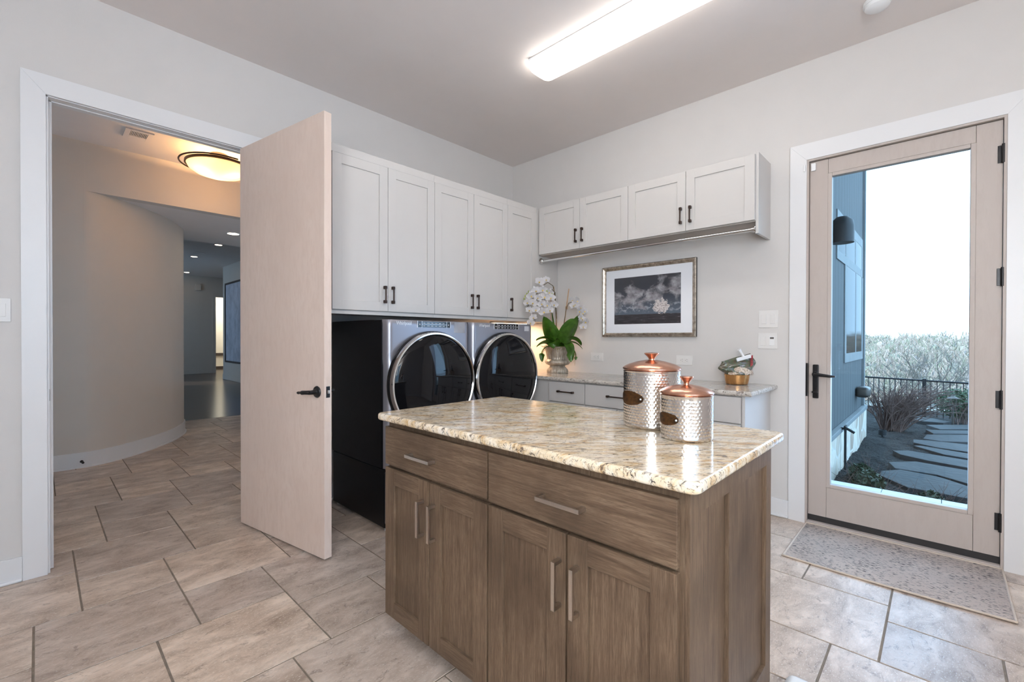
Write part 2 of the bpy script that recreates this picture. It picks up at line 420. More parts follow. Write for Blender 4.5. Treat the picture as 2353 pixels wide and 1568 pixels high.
# ------------------------------------------------------------------ building helpers
WM = {}
class MB:
    def __init__(s): s.bm = bmesh.new()
    def box(s, x0, x1, y0, y1, z0, z1, bev=0, seg=2, mi=0, mtx=None):
        x0, x1 = min(x0, x1), max(x0, x1); y0, y1 = min(y0, y1), max(y0, y1); z0, z1 = min(z0, z1), max(z0, z1)
        g = bmesh.ops.create_cube(s.bm, size=1)
        vs = g['verts']
        for v in vs: v.co = Vector(((x0+x1)/2 + v.co.x*(x1-x0), (y0+y1)/2 + v.co.y*(y1-y0), (z0+z1)/2 + v.co.z*(z1-z0)))
        fs = {f for v in vs for f in v.link_faces}
        for f in fs: f.material_index = mi
        if bev:
            es = list({e for v in vs for e in v.link_edges})
            r = bmesh.ops.bevel(s.bm, geom=es, offset=min(bev, .49*min(x1-x0, y1-y0, z1-z0)), segments=seg, profile=.5, affect='EDGES')
            vs = list({v for f in r['faces'] for v in f.verts})
            for f in r['faces']: f.material_index = mi
        if mtx is not None:
            for v in vs: v.co = mtx @ v.co
        return s
    def quad(s, pts, mi=0):
        f = s.bm.faces.new([s.bm.verts.new(p) for p in pts]); f.material_index = mi; return s
    def prism(s, pts, z0, z1, mi=0, bev=0, seg=2):
        a = [s.bm.verts.new((p[0], p[1], z0)) for p in pts]; b = [s.bm.verts.new((p[0], p[1], z1)) for p in pts]
        n = len(pts); fs = [s.bm.faces.new(b), s.bm.faces.new(a[::-1])]
        for i in range(n): fs.append(s.bm.faces.new((a[i], a[(i+1) % n], b[(i+1) % n], b[i])))
        for f in fs: f.material_index = mi
        bmesh.ops.recalc_face_normals(s.bm, faces=fs)
        if bev:
            es = [e for e in fs[0].edges]
            bmesh.ops.bevel(s.bm, geom=es + [e for e in fs[1].edges], offset=bev, segments=seg, profile=.5, affect='EDGES')
        return s
    def lathe(s, prof, c=(0, 0, 0), axis='Z', n=48, mi=0, mtx=None, flute=None, cap=True):
        rings = []
        for k, (r, h) in enumerate(prof):
            ring = []
            for i in range(n):
                a = 2*PI*i/n
                rr = r*(1 + flute(a, h, r)) if flute else r
                p = Vector((rr*math.cos(a), rr*math.sin(a), h))
                if axis == 'Y': p = Vector((p.x, -p.z, p.y))
                elif axis == 'X': p = Vector((-p.z, p.x, p.y))
                if mtx is not None: p = mtx @ p
                ring.append(s.bm.verts.new(p + Vector(c)))
            rings.append(ring)
        fs = []
        for k in range(len(rings)-1):
            for i in range(n):
                j = (i+1) % n
                fs.append(s.bm.faces.new((rings[k][i], rings[k][j], rings[k+1][j], rings[k+1][i])))
        if cap and prof[0][0] > 1e-5: fs.append(s.bm.faces.new(rings[0][::-1]))
        if cap and prof[-1][0] > 1e-5: fs.append(s.bm.faces.new(rings[-1]))
        for f in fs: f.material_index = mi
        bmesh.ops.remove_doubles(s.bm, verts=[v for r in (rings[0], rings[-1]) for v in r if v.is_valid], dist=1e-6)
        return s
    def tube(s, pts, r, n=8, mi=0, cap=True):
        pts = [Vector(p) for p in pts]
        rs = r if isinstance(r, (list, tuple)) else [r]*len(pts)
        rings = []; prev = None
        for i, p in enumerate(pts):
            d = (pts[min(i+1, len(pts)-1)] - pts[max(i-1, 0)]).normalized()
            if prev is None:
                a = d.orthogonal().normalized()
            else:
                a = (prev - d*prev.dot(d))
                a = a.normalized() if a.length > 1e-6 else d.orthogonal().normalized()
            prev = a; b = d.cross(a)
            rings.append([s.bm.verts.new(p + (a*math.cos(2*PI*k/n) + b*math.sin(2*PI*k/n))*rs[i]) for k in range(n)])
        for k in range(len(rings)-1):
            for i in range(n):
                j = (i+1) % n
                f = s.bm.faces.new((rings[k][i], rings[k][j], rings[k+1][j], rings[k+1][i])); f.material_index = mi
        if cap:
            f = s.bm.faces.new(rings[0][::-1]); f.material_index = mi
            f = s.bm.faces.new(rings[-1]); f.material_index = mi
        return s
    def grid(s, fn, nu, nv, mi=0, wrap=False):
        vs = [[s.bm.verts.new(fn(i/nu, j/nv)) for j in range(nv+1)] for i in range(nu + (0 if wrap else 1))]
        for i in range(nu):
            for j in range(nv):
                i2 = (i+1) % len(vs)
                f = s.bm.faces.new((vs[i][j], vs[i2][j], vs[i2][j+1], vs[i][j+1])); f.material_index = mi
        return s
    def solid(s, th):
        bmesh.ops.solidify(s.bm, geom=list(s.bm.faces), thickness=th); return s
    def xf(s, m):
        for v in s.bm.verts: v.co = m @ v.co
        return s

def make(name, mb, mats, parent=None, smooth=40, base=None, recalc=True):
    """link mb (world coordinates) as ONE mesh object under parent"""
    bm = mb.bm
    if recalc: bmesh.ops.recalc_face_normals(bm, faces=bm.faces)
    me = bpy.data.meshes.new(name)
    inv = WM[parent.name].inverted() if parent is not None else None
    mtx = inv if inv is not None else (Matrix.Translation(-Vector(base)) if base is not None else None)
    if mtx is not None: bm.transform(mtx)
    bm.to_mesh(me); bm.free()
    o = bpy.data.objects.new(name, me); COL.objects.link(o)
    for m in (mats if isinstance(mats, (list, tuple)) else [mats]): me.materials.append(m)
    if smooth:
        for p in me.polygons: p.use_smooth = True
        me.set_sharp_from_angle(angle=math.radians(smooth))
        if smooth in (30, 40):
            wn = o.modifiers.new('weighted_normals', 'WEIGHTED_NORMAL'); wn.keep_sharp = True
    if parent is not None:
        o.parent = parent; WM[o.name] = WM[parent.name]
    else:
        if base is not None: o.location = base
        WM[o.name] = Matrix.Translation(Vector(base)) if base is not None else Matrix.Identity(4)
    return o
def tag(o, label, cat, group=None, kind=None):
    o['label'] = label; o['category'] = cat
    if group: o['group'] = group
    if kind: o['kind'] = kind
    return o
def thing(name, loc, label, cat, group=None, mtx=None):
    o = bpy.data.objects.new(name, None); COL.objects.link(o); o.empty_display_size = .1
    m = mtx if mtx is not None else Matrix.Translation(Vector(loc))
    o.matrix_world = m; WM[o.name] = m.copy()
    return tag(o, label, cat, group)
def struct(name, mb, mat, parent=None, smooth=40):
    o = make(name, mb, mat, parent, smooth)
    if parent is None: o['kind'] = 'structure'
    return o
class Face:
    """builds on a wall plane: u along the wall, v up, w out of it"""
    def __init__(s, axis, at): s.axis, s.at = axis, at
    def box(s, mb, u0, u1, v0, v1, w0, w1, bev=0, mi=0, seg=2):
        if s.axis == 'y': mb.box(u0, u1, s.at-w1, s.at-w0, v0, v1, bev, seg, mi)
        else: mb.box(s.at-w1, s.at-w0, u0, u1, v0, v1, bev, seg, mi)
        return mb
    def p(s, u, v, w): return Vector((u, s.at-w, v)) if s.axis == 'y' else Vector((s.at-w, u, v))
def shaker(F, u0, u1, v0, v1, th=.02, fr=.062, rec=.009, bev=.002, mid=0, mi_rail=0):
    mb = MB()
    u0, u1 = min(u0, u1), max(u0, u1)
    F.box(mb, u0, u0+fr, v0, v1, 0, th, bev)
    F.box(mb, u1-fr, u1, v0, v1, 0, th, bev)
    F.box(mb, u0+fr-.001, u1-fr+.001, v1-fr, v1, 0, th-.0003, bev, mi_rail)
    F.box(mb, u0+fr-.001, u1-fr+.001, v0, v0+fr, 0, th-.0003, bev, mi_rail)
    F.box(mb, u0+fr-.004, u1-fr+.004, v0+fr-.004, v1-fr+.004, .001, th-rec)
    return mb
def bow_pull(F, u, v, L, w, vert=True):
    """square-footed pull, bronze"""
    mb = MB(); h = L/2
    for s in (-1, 1):
        a, b = s*h, s*(h-.022)
        if vert: F.box(mb, u-.009, u+.009, v+a, v+b, w, w+.026, .004)
        else: F.box(mb, u+a, u+b, v-.008, v+.008, w, w+.026, .004)
    if vert: F.box(mb, u-.005, u+.005, v-h+.014, v+h-.014, w+.017, w+.026, .003)
    else: F.box(mb, u-h+.014, u+h-.014, v-.005, v+.005, w+.017, w+.026, .003)
    return mb
def bar_pull(F, u, v, L, w, vert=True):
    """flat nickel bar on two square legs set in from the ends"""
    mb = MB(); h = L/2
    if vert:
        F.box(mb, u-.006, u+.006, v-h, v+h, w+.026, w+.034, .0012)
        for s in (-1, 1): F.box(mb, u-.006, u+.006, v+s*(h-.0), v+s*(h-.011), w, w+.03, .0012)
    else:
        F.box(mb, u-h, u+h, v-.006, v+.006, w+.026, w+.034, .0012)
        for s in (-1, 1): F.box(mb, u+s*h, u+s*(h-.011), v-.006, v+.006, w, w+.03, .0012)
    return mb

H = 3.068
# ------------------------------------------------------------------ room shell
XL, XR, DT = -3.4996, -2.560, 2.474          # hall doorway
b = MB()
b.box(-5.0, XL, 0, .10, 0, H).box(XR, .15, 0, .10, 0, H).box(XL, XR, 0, .10, DT, H)
struct('wall_left', b, M['wall'])
YA, YB, GT = -2.7004, -3.5998, 2.411        # garden doorway
b = MB()
b.box(0, .15, YA, .0, 0, H).box(0, .15, -4.7, YB, 0, H).box(0, .15, YB, YA, GT, H)
b.box(0, .15, YB, YA, -.3, -.012)
struct('wall_right', b, M['wall'])
b = MB()
b.box(-5.1, -5.0, -4.7, -4.6, 0, H).box(-5.1, -5.0, -3.64, .10, 0, H).box(-5.1, -5.0, -4.6, -3.64, 0, 1.0).box(-5.1, -5.0, -4.6, -3.64, 2.5, H)
struct('wall_west', b, M['wall'])
b = MB()
b.box(-5.1, -4.75, -4.8, -4.7, 0, H).box(-2.75, .15, -4.8, -4.7, 0, H).box(-4.75, -2.75, -4.8, -4.7, 0, .85).box(-4.75, -2.75, -4.8, -4.7, 2.55, H)
struct('wall_south', b, M['wall'])
b = MB(); b.box(-5.1, .15, -4.8, .14, H, H+.15); struct('ceiling', b, M['ceil'])
# two unseen windows added behind the camera as light sources
def rear_window(name, F, u0, u1, v0, v1):
    b = MB(); t = .06
    F.box(b, u0, u0+t, v0, v1, -.08, -.02, .004); F.box(b, u1-t, u1, v0, v1, -.08, -.02, .004)
    F.box(b, u0+t, u1-t, v1-t, v1, -.08, -.02, .004); F.box(b, u0+t, u1-t, v0, v0+t, -.08, -.02, .004)
    m = (u0+u1)/2; F.box(b, m-.025, m+.025, v0+t, v1-t, -.075, -.025, .004)
    w = struct(name, b, M['trim'])
    b = MB(); F.box(b, u0+t, u1-t, v0+t, v1-t, -.055, -.049); make('pane', b, M['glass'], w, 0)
class FaceIn(Face):
    def box(s, mb, u0, u1, v0, v1, w0, w1, bev=0, mi=0, seg=2):
        if s.axis == 'y': mb.box(u0, u1, s.at+w0, s.at+w1, v0, v1, bev, seg, mi)
        else: mb.box(s.at+w0, s.at+w1, u0, u1, v0, v1, bev, seg, mi)
        return mb
rear_window('added_window_1', FaceIn('y', -4.7), -4.75, -2.75, .85, 2.55)
rear_window('added_window_2', FaceIn('x', -5.0), -4.6, -3.64, 1.0, 2.5)

# tiled floor: big and small squares turning round each other
def tiles():
    a, c, g = .4935, .3435, .0035
    mb = MB(); bm = mb.bm
    def sq(x, y, s):
        if x+s < -5.0 or x > .0 or y+s < -4.7 or y > 4.68: return
        x0, x1, y0, y1 = max(x+g, -5.0), min(x+s-g, .0), max(y+g, -4.7), min(y+s-g, 4.68)
        if x1-x0 < .02 or y1-y0 < .02: return
        mb.box(x0, x1, y0, y1, -.012, 0, 0)
        top = None
        return
    ox, oy = -3.3975, -.2265
    for i in range(-16, 17):
        for j in range(-16, 17):
            x = ox + i*a - j*c; y = oy + i*c + j*a
            sq(x, y, a); sq(x, y-c, c)
    # soften the arrises
    es = [e for e in bm.edges if all(abs(v.co.z) < 1e-5 for v in e.verts)]
    bmesh.ops.bevel(bm, geom=es, offset=.0025, segments=2, profile=.5, affect='EDGES')
    return mb
fl = struct('floor', tiles(), M['tile'])
b = MB(); b.box(-5.0, .0, -4.7, 4.68, -.05, -.0035); struct('floor_grout', b, M['grout'])
fl_g = bpy.data.objects['floor_grout']; fl_g.parent = fl; del fl_g['kind']; fl_g.name = 'grout'

def casing(name, F, u0, u1, uo0, uo1, top, otop, w=.018):
    """flat casing of a doorway: two legs and a mitred head"""
    mb = MB(); bm = mb.bm
    def slab(pts):
        A = [F.p(u, v, 0) for u, v in pts]; B = [F.p(u, v, w) for u, v in pts]
        a = [bm.verts.new(p) for p in A]; c = [bm.verts.new(p) for p in B]; n = len(pts)
        bm.faces.new(a); bm.faces.new(c[::-1])
        for i in range(n): bm.faces.new((a[i], c[i], c[(i+1) % n], a[(i+1) % n]))
    e = .0006
    slab([(uo0, 0), (u0, 0), (u0, top-e), (uo0, otop-e)])
    slab([(u1, 0), (uo1, 0), (uo1, otop-e), (u1, top-e)])
    slab([(u0, top), (u1, top), (uo1, otop), (uo0, otop)])
    return struct(name, mb, M['trim'], smooth=0)
FA, FB = Face('y', 0), Face('x', 0)
casing('trim_1', FA, XL, XR, -3.5881, -2.472, DT, 2.574)
casing('trim_2', FB, YA, YB, -2.6053, -3.695, GT, 2.519)
# jambs and stops of the hall doorway
b = MB()
b.box(XL, XL+.009, .0, .10, 0, DT-.004).box(XL+.009, XL+.0225, .05, .09, 0.004, DT-.0085)
b.box(XR-.009, XR, .0, .10, 0, DT-.004).box(XR-.0225, XR-.009, .05, .09, 0.004, DT-.0085)
b.box(XL+.009, XR-.009, .0, .10, DT-.004, DT).box(XL+.0225, XR-.0225, .05, .09, DT-.0085, DT-.004)
jm = struct('trim_3', b, M['trim'])
b = MB(); b.box(XL+.0088, XL+.0105, .004, .034, .895, .955, 0)
make('strike_plate', b, M['black'], jm)['label'] = 'black strike plate'
# jambs of the garden door
b = MB()
b.box(-.012, .13, YA+.0, YA-.012, 0, GT).box(-.012, .13, YB, YB+.012, 0, GT).box(-.012, .13, YA-.012, YB+.012, GT-.012, GT)
struct('trim_4', b, M['doorwood'])
b = MB(); b.box(-.022, .20, YA-.012, YB+.012, -.03, .022, .004)
struct('trim_5', b, M['doorwood'])
# baseboards with a quarter-round shoe
def baseb(name, F, u0, u1, h=.122):
    b = MB(); F.box(b, u0, u1, 0, h, 0, .014, .003); F.box(b, u0, u1, 0, .018, 0, .028, .008)
    return struct(name, b, M['trim'])
baseb('baseboard_left', FA, -5.0, -3.588); 
b = MB(); FA.box(b, -2.472, -.02, 0, .122, 0, .014, .003); FA.box(b, -2.472, -.02, 0, .018, 0, .028, .008); struct('baseboard_laundry', b, M['trim'])
baseb('baseboard_right', FB, -2.492, -2.6053); baseb('baseboard_corner', FB, -4.7, -3.695)
baseb('baseboard_south', FaceIn('y', -4.7), -5.0, 0)

# ------------------------------------------------------------------ the garden door
gd = struct('door_1', MB().box(.010, .055, YA-.014, YA-.114, .058, GT-.016, .002)
            .box(.010, .055, YB+.014, YB+.114, .058, GT-.016, .002)
            .box(.010, .055, YA-.115, YB+.115, 2.302, GT-.016, .002, mi=0)
            .box(.010, .055, YA-.115, YB+.115, .058, .256, .002), M['doorwood'])
b = MB()   # glazing bead round the pane
y0, y1, z0, z1 = YA-.1135, YB+.1135, .257, 2.301
for (p, q, r, s_) in ((y0, y0-.022, z0, z1), (y1, y1+.022, z0, z1)): b.box(.006, .052, p, q, r, s_, .003)
b.box(.006, .052, y0-.022, y1+.022, z1-.022, z1, .003).box(.006, .052, y0-.022, y1+.022, z0, z0+.022, .003)
make('glazing_bead', b, M['doorwood'], gd)
b = MB().box(.028, .034, y0-.018, y1+.018, z0+.018, z1-.018); make('glass_pane', b, M['glass'], gd, 0)
b = MB().box(.008, .05, YA-.014, YB+.014, .0225, .060, .001); make('bottom_sweep', b, M['rubber'], gd)['label'] = 'black rubber sweep'
b = MB().box(.012, .05, YA-.0122, YA-.0138, .03, GT-.02); make('weatherstrip', b, M['rubber'], gd)['label'] = 'dark weatherstrip'
b = MB().box(-.003, .01, -2.738, -2.771, .834, 1.056, .005); hp = make('lock_plate', b, M['black'], gd)
b = MB().lathe([(.0, .0), (.016, .0), (.016, .03), (.0, .03)], (-.003, -2.755, .993), 'X', 20)
b.tube([(-.03, -2.752, .994), (-.048, -2.757, .994), (-.052, -2.79, .991), (-.052, -2.84, .986), (-.052, -2.868, .986)], [.011, .012, .011, .009, .006], 12)
make('door_lever', b, M['black'], hp)
b = MB().lathe([(.0, .0), (.013, .0), (.013, .02), (.0, .02)], (-.003, -2.754, .876), 'X', 16).box(-.034, -.02, -2.738, -2.772, .871, .881, .003)
make('thumb_turn', b, M['black'], hp)
b = MB().box(-.0125, -.0115, YA-.0005, YA-.0115, .845, 1.065, 0).box(-.0115, .012, YA-.0119, YA-.0136, .845, 1.065, 0)
make('strike_plate', b, M['black'], gd)
for zc in (2.212, 1.558, .903, .248):
    b = MB().lathe([(.0, -.053), (.0075, -.05), (.0075, .05), (.0, .053)], (-.006, YB+.013, zc), 'Z', 14).box(.006, .0105, YB+.014, YB+.034, zc-.046, zc+.046, .001)
    make('hinge', b, M['black'], gd)
tag(make('door_sensor', MB().box(-.004, .01, -2.722, -2.748, 2.334, 2.384, .003), M['white'], None, base=(.003, -2.735, 2.334)), 'white alarm contact on the top latch corner of the glass door', 'sensor')
tag(make('door_magnet', MB().box(-.031, -.0185, -2.684, -2.695, 2.334, 2.380, .003), M['white'], None, base=(-.02, -2.69, 2.334)), 'narrow white magnet on the casing beside the glass door', 'sensor')

# ------------------------------------------------------------------ the open flush door to the hall
hv, fv = Vector((-2.6156, -.022, .012)), Vector((-2.4561, -.9181, .012))
ex = (fv-hv).normalized(); ey = Vector((-ex.y, ex.x, 0))       # ex along the leaf, ey its thickness side
dm = Matrix((ex, ey, Z0)).transposed().to_4x4(); dm.translation = hv
L = (fv-hv).length
# local frame: x along the leaf, y out of the far face, z up
ld = thing('flush_door', hv, 'pale birch flush door standing open at the hall doorway', 'door', mtx=dm)
make('leaf', MB().box(0, L, 0, .045, 0, 2.450, .002, mtx=dm), M['birch'], ld)
prof = [(.0, .0), (.031, .0), (.033, .004), (.030, .009), (.017, .012), (.013, .02), (.0115, .052), (.0, .052)]
mneg = dm @ Matrix.Translation((L-.062, 0, .915)) @ Matrix.Rotation(PI/2, 4, 'X')
b = MB(); b.lathe(prof, (0, 0, 0), 'Z', 28, mtx=mneg)
hl = make('door_rose', b, M['black'], ld)
lv = [(L-.062, -.044, .915), (L-.075, -.054, .915), (L-.098, -.056, .914), (L-.118, -.056, .912), (L-.135, -.056, .911), (L-.152, -.056, .909), (L-.163, -.056, .909)]
b = MB().tube([dm @ Vector(p) for p in lv], [.0125, .0115, .0115, .0125, .006, .0085, .006], 14); make('lever', b, M['black'], hl)
b = MB().box(L-.0005, L+.0018, .011, .034, .885, .947, .001, mtx=dm); lp = make('latch_plate', b, M['black'], ld)
b = MB().box(L+.0015, L+.010, .016, .029, .907, .926, .002, mtx=dm); make('latch_bolt', b, M['nickel'], lp)
mpos = dm @ Matrix.Translation((L-.062, .045, .915)) @ Matrix.Rotation(-PI/2, 4, 'X')
b = MB(); b.lathe(prof, (0, 0, 0), 'Z', 28, mtx=mpos); b.tube([dm @ Vector(p) for p in ((L-.062, .089, .915), (L-.085, .101, .915), (L-.165, .101, .909))], [.0125, .0115, .007], 12)
make('rear_lever', b, M['black'], ld)
for zc in (.25, 1.2, 2.2):
    b = MB().lathe([(.0, -.05), (.007, -.05), (.007, .05), (.0, .05)], tuple(dm @ Vector((-.002, .052, zc))), 'Z', 12)
    make('hinge', b, M['black'], ld)

# ------------------------------------------------------------------ upper cabinets over the washers (along the left wall)
FA6 = Face('y', -.595)
G1 = 'tall shaker wall cabinets over the washers'
def upper(x0, x1, doors, label, pulls, last=False):
    t = thing('wall_cabinet', ((x0+x1)/2, -.3, 1.378), label, 'cabinet', G1)
    b = MB(); b.box(x0, x1-.0005, -.594, -.003, 1.40, 2.44, .001).box(x0, x1-.0005, -.607, -.57, 2.389, 2.44, .001)
    make('carcass', b, M['cab'], t)
    b = MB(); b.box(x0, x1-.0005, -.601, -.585, 1.378, 1.4005, .002); make('light_rail', b, M['cab'], t)
    for (u0, u1), pu in zip(doors, pulls):
        d = make('door', shaker(FA6, u0+.0015, u1-.0015, 1.406, 2.386), M['cab'], t)
        make('handle', bow_pull(FA6, pu, 1.519, .118, .02), M['bronze'], d)
    return t
upper(-2.273, -1.491, [(-2.273, -1.882), (-1.882, -1.491)], 'two-door wall cabinet nearest the open birch door, above the left washer', (-1.911, -1.850))
upper(-1.491, -.709, [(-1.491, -1.102), (-1.102, -.709)], 'middle two-door wall cabinet of the tall row, above the right-hand machine', (-1.128, -1.066))
t = upper(-.709, -.330, [(-.709, -.331)], 'single-door wall cabinet in the corner, behind the orchid blooms', (-.671,))
b = MB(); b.box(-.331, -.003, -.613, -.003, 1.378, 2.44, .001); make('corner_filler', b, M['cab'], t)
# warm strip under the corner of the tall cabinets
st = thing('under_cabinet_light', (-.34, -.30, 1.36), 'slim warm light strip under the corner wall cabinet', 'light')
make('housing', MB().box(-.60, -.10, -.33, -.27, 1.368, 1.3775, .002), M['white'], st)
make('diffuser', MB().box(-.59, -.11, -.322, -.278, 1.364, 1.3685), M['strip'], st, 0)
lamp('strip_glow', 'AREA', (-.35, -.30, 1.360), 3.0, (1, .62, .36), rot=(0, 0, 0), shape='RECTANGLE', size=.48, size_y=.05)

# ------------------------------------------------------------------ short cabinets along the right wall
FB3 = Face('x', -.285)
G2 = 'short shaker wall cabinets above the picture'
def shortcab(y0, y1, doors, label, pulls, left=False, right=False):
    t = thing('wall_cabinet', (-.15, (y0+y1)/2, 2.0), label, 'cabinet', G2)
    b = MB(); b.box(-.284, -.003, y0-.0005, y1+.0005, 2.003, 2.438, .001)
    make('carcass', b, [M['cab']], t)
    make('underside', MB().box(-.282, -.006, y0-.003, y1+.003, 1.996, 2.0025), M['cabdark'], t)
    for (u0, u1), pu in zip(doors, pulls):
        d = make('door', shaker(FB3, u1+.0015, u0-.0015, 2.004, 2.434), M['cab'], t)
        make('handle', bow_pull(FB3, pu, 2.116, .12, .02), M['bronze'], d)
    if right:
        make('end_panel', MB().box(-.285, -.003, -2.4835, -2.466, 1.917, 2.447, .001), M['cab'], t)
    return t
shortcab(-.625, -1.547, [(-.625, -1.084), (-1.084, -1.547)], 'left pair of short wall cabinet doors, next to the corner', (-1.050, -1.116))
shortcab(-1.547, -2.466, [(-1.547, -2.010), (-2.010, -2.466)], 'right pair of short wall cabinet doors, ending in a long side panel', (-1.977, -2.046), right=True)
r = thing('hanging_rod', (-.26, -1.54, 1.948), 'long chrome hanging rod under the short wall cabinets', 'rod')
make('rod', MB().tube([(-.262, -.617, 1.949), (-.262, -2.464, 1.949)], .0125, 16), M['chrome'], r)
for y, s in ((-.6165, -1), (-2.4655, 1)):
    make('flange', MB().lathe([(.0, .0), (.031, .0), (.031, .004), (.018, .008), (.0165, .028), (.0, .028)], (-.262, y, 1.949), 'Y', 24, mtx=Matrix.Scale(s*-1 if s > 0 else 1, 4, (0, 1, 0))), M['chrome'], r)

# ------------------------------------------------------------------ base cabinets and counter along the right wall
FB5 = Face('x', -.555)
G3 = 'grey base cabinets under the pale counter'
def basecab(y0, y1, label, pull=True):
    t = thing('base_cabinet', (-.3, (y0+y1)/2, 0), label, 'cabinet', G3)
    b = MB(); b.box(-.554, -.003, y0-.0005, y1+.0005, .10, .8745, .001).box(-.49, -.02, y0-.004, y1+.004, 0, .10)
    make('carcass', b, M['cab'], t)
    FF = FB5
    b = MB(); FF.box(b, y1+.004, y0-.004, .704, .866, 0, .02, .002); d = make('drawer', b, M['cab'], t)
    c = (y0+y1)/2
    if pull: make('handle', bow_pull(FF, c, .79, .165, .02, False), M['bronze'], d)
    n = 1 if y0-y1 < .45 else 2; w = (y0-y1)/n
    for k in range(n):
        a = y0-k*w
        dd = make('door', shaker(FF, a-w+.004, a-.004, .108, .697), M['cab'], t)
        make('handle', bow_pull(FF, (a-w+.04) if (n == 1 or k == 0) else (a-.04), .62, .12, .02), M['bronze'], dd)
    return t
t = basecab(-.966, -1.327, 'narrow grey base cabinet just right of the dryer')
make('corner_filler', MB().box(-.556, -.003, -.64, -.9655, .10, .8745, .001), M['cab'], t)
basecab(-1.327, -1.90, 'grey base cabinet left of the tall hammered canister')
t = basecab(-1.90, -2.472, 'grey base cabinet at the counter end behind the small canister', pull=False)
make('end_panel', MB().box(-.565, -.003, -2.4725, -2.490, 0, .8745, .001), M['cab'], t)
def slab(x0, x1, y0, y1, z0, z1, r, bev):
    pts = []
    for cx, cy, a0 in ((x1-r, y1-r, 0), (x0+r, y1-r, 90), (x0+r, y0+r, 180), (x1-r, y0+r, 270)):
        for k in range(7):
            a = math.radians(a0 + 90*k/6); pts.append((cx+r*math.cos(a), cy+r*math.sin(a)))
    return MB().prism(pts, z0, z1, bev=bev, seg=4)
tag(make('countertop', slab(-.60, -.001, -2.536, -.02, .875, .906, .012, .012), M['granite2'], base=(-.3, -1.3, .875)), 'pale speckled granite counter along the wall under the picture', 'counter')

# ------------------------------------------------------------------ washer and dryer
def machine(x0, name, label, logo, film):
    x1 = x0+.70; xc = (x0+x1)/2
    t = thing(name, (xc, -.5, 0), label, name.replace('_', ' '), 'front-loading machines on pedestals')
    ft = [make('foot', MB().lathe([(.0, .0), (.018, .0), (.018, .012), (.006, .014), (.006, .024), (.0, .024)], (fx, fy, 0), 'Z', 16), M['foot'], t)
          for fx in (x0+.035, x1-.035) for fy in (-.80, -.14)]
    pd = make('pedestal', MB().box(x0+.002, x1-.002, -.815, -.10, .022, .391, .006), M['applblack'], t)
    make('pedestal_drawer', MB().box(x0+.004, x1-.004, -.842, -.8155, .05, .385, .008), M['applgrey'], pd)
    make('cabinet', MB().box(x0, x1, -.79, -.09, .394, 1.345, .008), M['applblack'], t)
    # front: a bowed slate shell with softly rounded sides
    def bow(u, v):
        k = abs(2*u-1)
        x = x0+.004 + u*(x1-x0-.008)
        yy = -.838 + .045*max(0, (k-.90)/.10)**2.2
        z = .397 + v*(1.343-.397)
        if v > .97: yy += .010*((v-.97)/.03)**2
        if z < 1.08: yy -= .006*min(1, (1.08-z)/.03)
        return Vector((x, yy, z))
    b = MB(); b.grid(bow, 64, 60)
    b.box(x0+.012, x1-.012, -.800, -.788, .40, 1.34)
    make('front_panel', b, M['applgrey'], t, smooth=50)
    # round door: dark glass lens in a chrome ring on a black gasket
    zc, yc = .925, -.846
    b = MB().lathe([(.0, .0), (.3485, .0), (.3485, .018), (.342, .030), (.0, .030)], (xc, yc, zc), 'Y', 72); d = make('door', b, M['panelblack'], t)
    b = MB(); b.lathe([(.344, .028), (.341, .046), (.335, .054), (.327, .054), (.321, .048), (.321, .028)], (xc, yc, zc), 'Y', 96)
    make('chrome_ring', b, M['chrome'], d)
    b = MB().lathe([(.3215, .040), (.30, .054), (.25, .068), (.18, .078), (.10, .083), (.03, .0845), (.0, .0845)], (xc, yc, zc), 'Y', 80)
    make('door_glass', b, M['applglass'], d)
    Fp = Face('y', -.8375)
    # controls
    cx0, cx1 = x0+.235, x0+.507
    b = MB(); Fp.box(b, cx0, cx1, 1.298, 1.337, .001, .004, .0008); cp = make('control_panel', b, M['panelblack'], t)
    b = MB()
    for u in (cx0-.002, cx0+.033, cx1-.032, cx1+.001): Fp.box(b, u, u+.0022, 1.295, 1.340, .001, .0052)
    Fp.box(b, cx0+.034, cx1-.032, 1.3165, 1.318, .001, .005)
    make('panel_trim', b, M['logo'], cp)
    b = MB(); random.seed(3)
    for row, zz in ((0, 1.326), (1, 1.307)):
        for k in range(6):
            u = cx0+.044 + k*.0325
            Fp.box(b, u, u+.014+.008*random.random(), zz-.0022, zz+.0022, .001, .0046)
    make('button_legend', b, M['print'], cp)
    b = MB(); Fp.box(b, cx0+.013, cx0+.021, 1.312, 1.321, .001, .0046); make('power_symbol', b, M['print'], cp)
    b = MB(); Fp.box(b, cx1-.018, cx1-.011, 1.312, 1.320, .001, .0046); make('start_symbol', b, M['print'], cp)
    if film:
        b = MB(); Fp.box(b, x0+.545, x1-.055, 1.262, 1.338, .0008, .002); make('energy_label', b, M['film'], t)
    else:
        b = MB(); Fp.box(b, x0+.585, x0+.64, 1.285, 1.325, .0008, .002); make('paper_label', b, M['print'], t)
    cu = bpy.data.curves.new('logo', 'FONT'); cu.body = logo; cu.size = .034; cu.extrude = .0006; cu.align_x = 'LEFT'
    tmp = bpy.data.objects.new('logo_tmp', cu); COL.objects.link(tmp)
    me = bpy.data.meshes.new_from_object(tmp); bpy.data.objects.remove(tmp)
    me.name = 'logo'
    me.transform(WM[t.name].inverted() @ Matrix.Translation((x0+.075, -.8388, 1.311)) @ Matrix.Rotation(PI/2, 4, 'X') @ Matrix.Scale(.80, 4, (1, 0, 0)))
    lo = bpy.data.objects.new('logo', me); COL.objects.link(lo); me.materials.append(M['logo']); lo.parent = t; WM[lo.name] = WM[t.name]
    return t
machine(-2.033, 'washing_machine', 'slate front-loading washer with black side, nearest the open door', 'Whirlpool', True)
